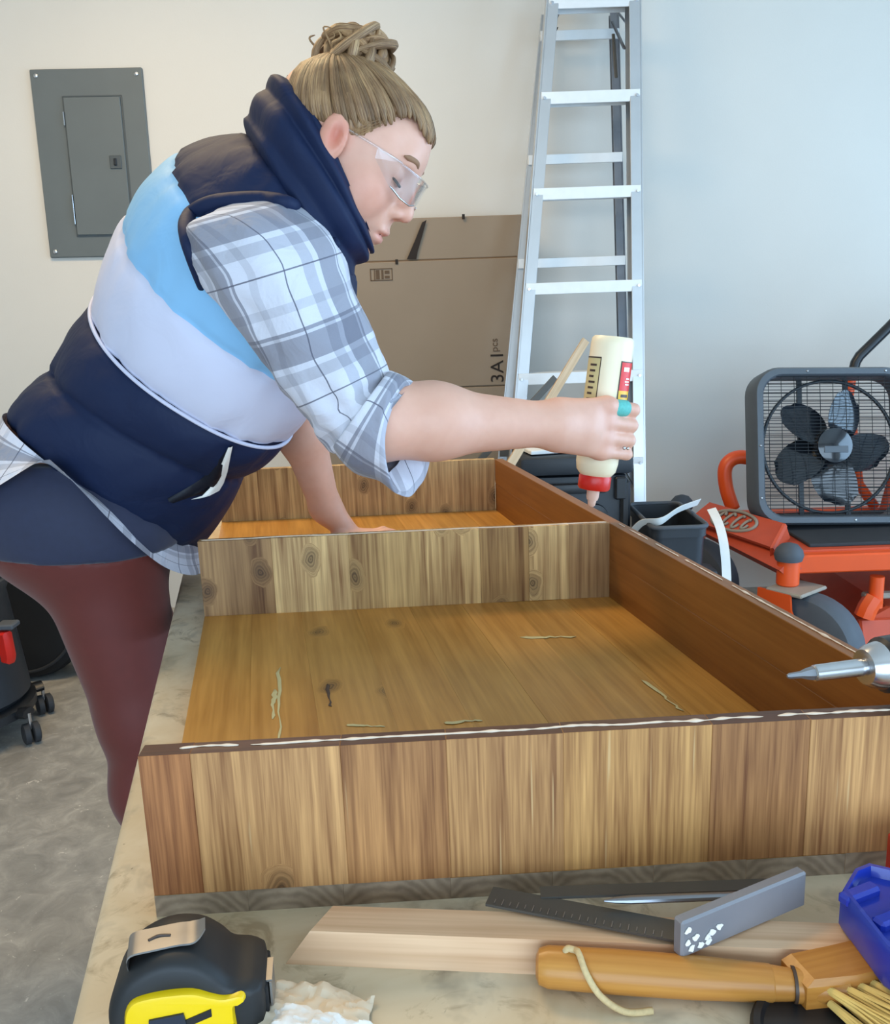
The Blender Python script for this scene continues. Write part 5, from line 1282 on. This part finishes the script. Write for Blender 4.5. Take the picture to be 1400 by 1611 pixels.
gm = build(nt_, 'graduation_marks', 'steel', bld, smooth=False); gm['kind'] = 'stuff'
p0, p1 = at(950, 1417, Z=BZ+.034), at(1160, 1409, Z=BZ+.036); 
mb = MB(); mb.tube([p0+(p1-p0)*t for t in (0, .08, .2, .6, 1)], [.0008, .0026, .0036, .0036, .0034], 10, flat=.7); tag(build(mb, 'steel_scriber', 'steel'), 'slim bright steel scriber lying across the dark square blade', 'scriber')

# brush
bz_ = BZ+.0145; s0, s1 = at(848, 1520, Z=bz_), at(1248, 1549, Z=bz_); s0[2] = s1[2] = bz_; bd = unit(s1-s0); blen_ = np.linalg.norm(s1-s0)
br = thing('bench_brush', 'wooden handled bench brush with cord loop and pale bristles', 'brush', (s0[0]+.1, s0[1], BZ))
Rb = np.stack([bd, np.cross(up, bd), up], 1)
build(MB().lathe([(-.002, .007), (0, .0110), (.006, .0130), (.05, .0135), (.10, .0130), (.146, .0112), (.147, .0106)], s0, bd, 28), 'handle', 'wood_handle', br, R=Rb, color=(1, 1, 1), sharp=.7)
build(MB().lathe([(.147, .0106), (.165, .0090), (.180, .0085), (.192, .0100), (blen_, .0108)], s0, bd, 28), 'neck', 'wood_handle', br, R=Rb, color=(.96, .93, .9), sharp=.7)
build(MB().lathe([(blen_-.001, .0110), (blen_+.001, .0110)], s0, bd, 28), 'neck_joint', 'label_dark', br)
t0_, t1_ = s0+bd*blen_, at(1400, 1503, Z=bz_+.004)
hd_ = unit((t1_-t0_)*A([1, 1, 0])); hn_ = A([-hd_[1], hd_[0], 0])
pts = [t0_-hn_*.013, t0_+hd_*.03-hn_*.018, t0_+hd_*.125-hn_*.018, t0_+hd_*.132, t0_+hd_*.125+hn_*.012, t0_+hd_*.03+hn_*.012, t0_+hn_*.013]
mb = MB(); mb.loft([A([p-up*.010 for p in pts]), A([p+up*.008 for p in pts]), A([t0_+hd_*.06+(p-t0_-hd_*.06)*.9+up*.012 for p in pts])], True, True, True); hdo = build(mb, 'head', 'wood_handle', br, R=np.stack([hd_, hn_, up], 1), color=(.95, .9, .82), sharp=.5)
for k in range(22):
    o_ = t0_+hd_*(.014+.0092*(k % 11))-hn_*(.012+.005*(k//11))+up*(.004-.007*(k//11)); dd = unit(-hn_*1.0+hd_*(.35+.1*math.sin(k))+up*(.05-.12*(k//11)))
    mb = MB()
    for m_ in range(10):
        a_ = m_*.63; off = (hd_*math.cos(a_)+up*math.sin(a_))*.0016; e_ = o_+dd*.045+off*3.2+A([random.uniform(-.002, .002), random.uniform(-.002, .002), 0]); e_[2] = max(e_[2], BZ+.002)
        mb.tube([o_+off, o_+dd*.022+off*1.8, e_], [.0011, .0010, .0005], 4)
    tf_ = build(mb, 'bristle_tuft', 'bristle', br, smooth=False); tf_['kind'] = 'stuff'
cl = [s0+bd*.024+up*.0138, s0+bd*.026+up*.0155-Rb[:, 1]*.005, s0+bd*.031+up*.008-Rb[:, 1]*.0145, s0+bd*.040-up*.005-Rb[:, 1]*.0170, s0+bd*.055-up*.012-Rb[:, 1]*.020, s0+bd*.072-up*.0122-Rb[:, 1]*.017]
mb = MB(); mb.tube(spline(cl, 30), .0022, 8); build(mb, 'cord_loop', 'cord', br, sharp=3)
mb = MB(); mb.tube(spline([s0+bd*.024+up*.0138, s0+bd*.019+up*.015, s0+bd*.017+up*.0125], 8), .0022, 8); build(mb, 'cord_knot', 'cord', br, sharp=3)
# dark lid at the lower edge
c = at(1325, 1640, Z=BZ+.006); lidc = A([c[0], c[1], BZ])
mb = MB(); mb.lathe([(0, .050), (.006, .052), (.010, .050), (.010, .046), (.007, .044)], lidc, up, 40); tag(build(mb, 'round_lid', 'black_plastic', sharp=.6), 'round black lid under the bristles of the brush', 'lid')

# blue clamp at the right edge
bo = at(1365, 1358, Z=BZ+.055); bcx = thing('blue_clamp', 'glossy blue plastic clamp jaw at the right end of the bench', 'clamp', (bo[0]+.03, bo[1]-.03, BZ))
pol = [at(1323, 1398, Z=BZ+.055), at(1343, 1364, Z=BZ+.055), at(1366, 1355, Z=BZ+.055), at(1440, 1372, Z=BZ+.055), at(1470, 1440, Z=BZ+.055), at(1440, 1520, Z=BZ+.055), at(1395, 1490, Z=BZ+.055)]
cen = sum(pol)/len(pol); lev = lambda z, k: A([cen+(p-cen)*k*A([1, 1, 0])+up*z for p in pol])
mb = MB(); mb.loft([lev(-.030, .92), lev(-.026, 1.0), lev(-.004, 1.0), lev(.0, .95), lev(.0005, .86), lev(-.006, .80)], True, True, True); jw = build(mb, 'jaw_body', 'blue_plastic', bcx, sharp=.5)
mb = MB(); mb.box(cen+A([-.012, .012, -.004]), (.03, .010, .008), rz=.4, bev=.002); mb.box(cen+A([.0, -.012, -.004]), (.034, .010, .008), rz=.4, bev=.002); build(mb, 'rib', 'blue_plastic', jw)
mb = MB(); mb.lathe([(-.055, .011), (-.026, .011)], cen, up, 16); build(mb, 'pivot_post', 'black_plastic', bcx)
mb = MB(); mb.box(at(1430, 1372, Z=BZ+.035)+A([.018, .012, 0]), (.05, .014, .04), rz=-.2, bev=.003); build(mb, 'pad', 'red_plastic', bcx)

# cordless drill on its battery, bit reaching over the corner of the box
dt, dc = at(1238, 1064, Z=BZ+.163), at(1372, 1048, Z=BZ+.163); dd_ = unit((dc-dt)*A([1, 1, .6])); ln_ = np.linalg.norm(dc-dt)
dr = thing('cordless_drill', 'black cordless drill with a silver bit holder at the right edge', 'drill', tuple(A([dc[0]+.16, dc[1]+.02, BZ])))
def dlathe(prof, mat, name, par=dr, n=24): return build(MB().lathe(prof, dt, dd_, n), name, mat, par, sharp=.6)
k_ = ln_
bit = dlathe([(0, .0012), (.002, .0022), (.011, .0026), (.016, .0042), (.020, .0050), (.0225, .0050)], 'steel', 'driver_bit', n=6)
dlathe([(.0215, .0050), (.0225, .0062), (k_*.86, .0068), (k_*.87, .0060), (k_*.90, .0060)], 'chrome', 'bit_holder')
dlathe([(k_*.89, .0100), (k_*.90, .0135), (k_*.97, .0165), (k_*1.08, .0185), (k_*1.10, .0175)], 'chrome', 'chuck_collar')
dlathe([(k_*1.08, .0180), (k_*1.12, .0215), (k_*1.5, .0230), (k_*1.55, .028), (k_*1.6, .030), (k_*3.7, .031), (k_*3.85, .024)], 'black_plastic', 'motor_housing')
gp0 = dt+dd_*k_*3.3; gp1 = gp0*A([1, 1, 0])+dd_*A([1, 1, 0])*.018+up*(BZ+.05)
mb = MB(); mb.tube([gp0, gp1], [.024, .020], 12, flat=1.2); build(mb, 'grip', 'black_plastic', dr)
mb = MB(); mb.box(gp1*A([1, 1, 0])+up*(BZ+.027), (.11, .07, .052), rz=math.atan2(dd_[1], dd_[0]), bev=.006, seg=2); build(mb, 'battery', 'black_plastic', dr)
mb = MB(); mb.box(gp0+(gp1-gp0)*.22-dd_*.026, (.014, .014, .028), bev=.004); build(mb, 'trigger', 'red_plastic', dr)

for ob in list(bpy.data.objects):
    if '_w' in ob: del ob['_w']
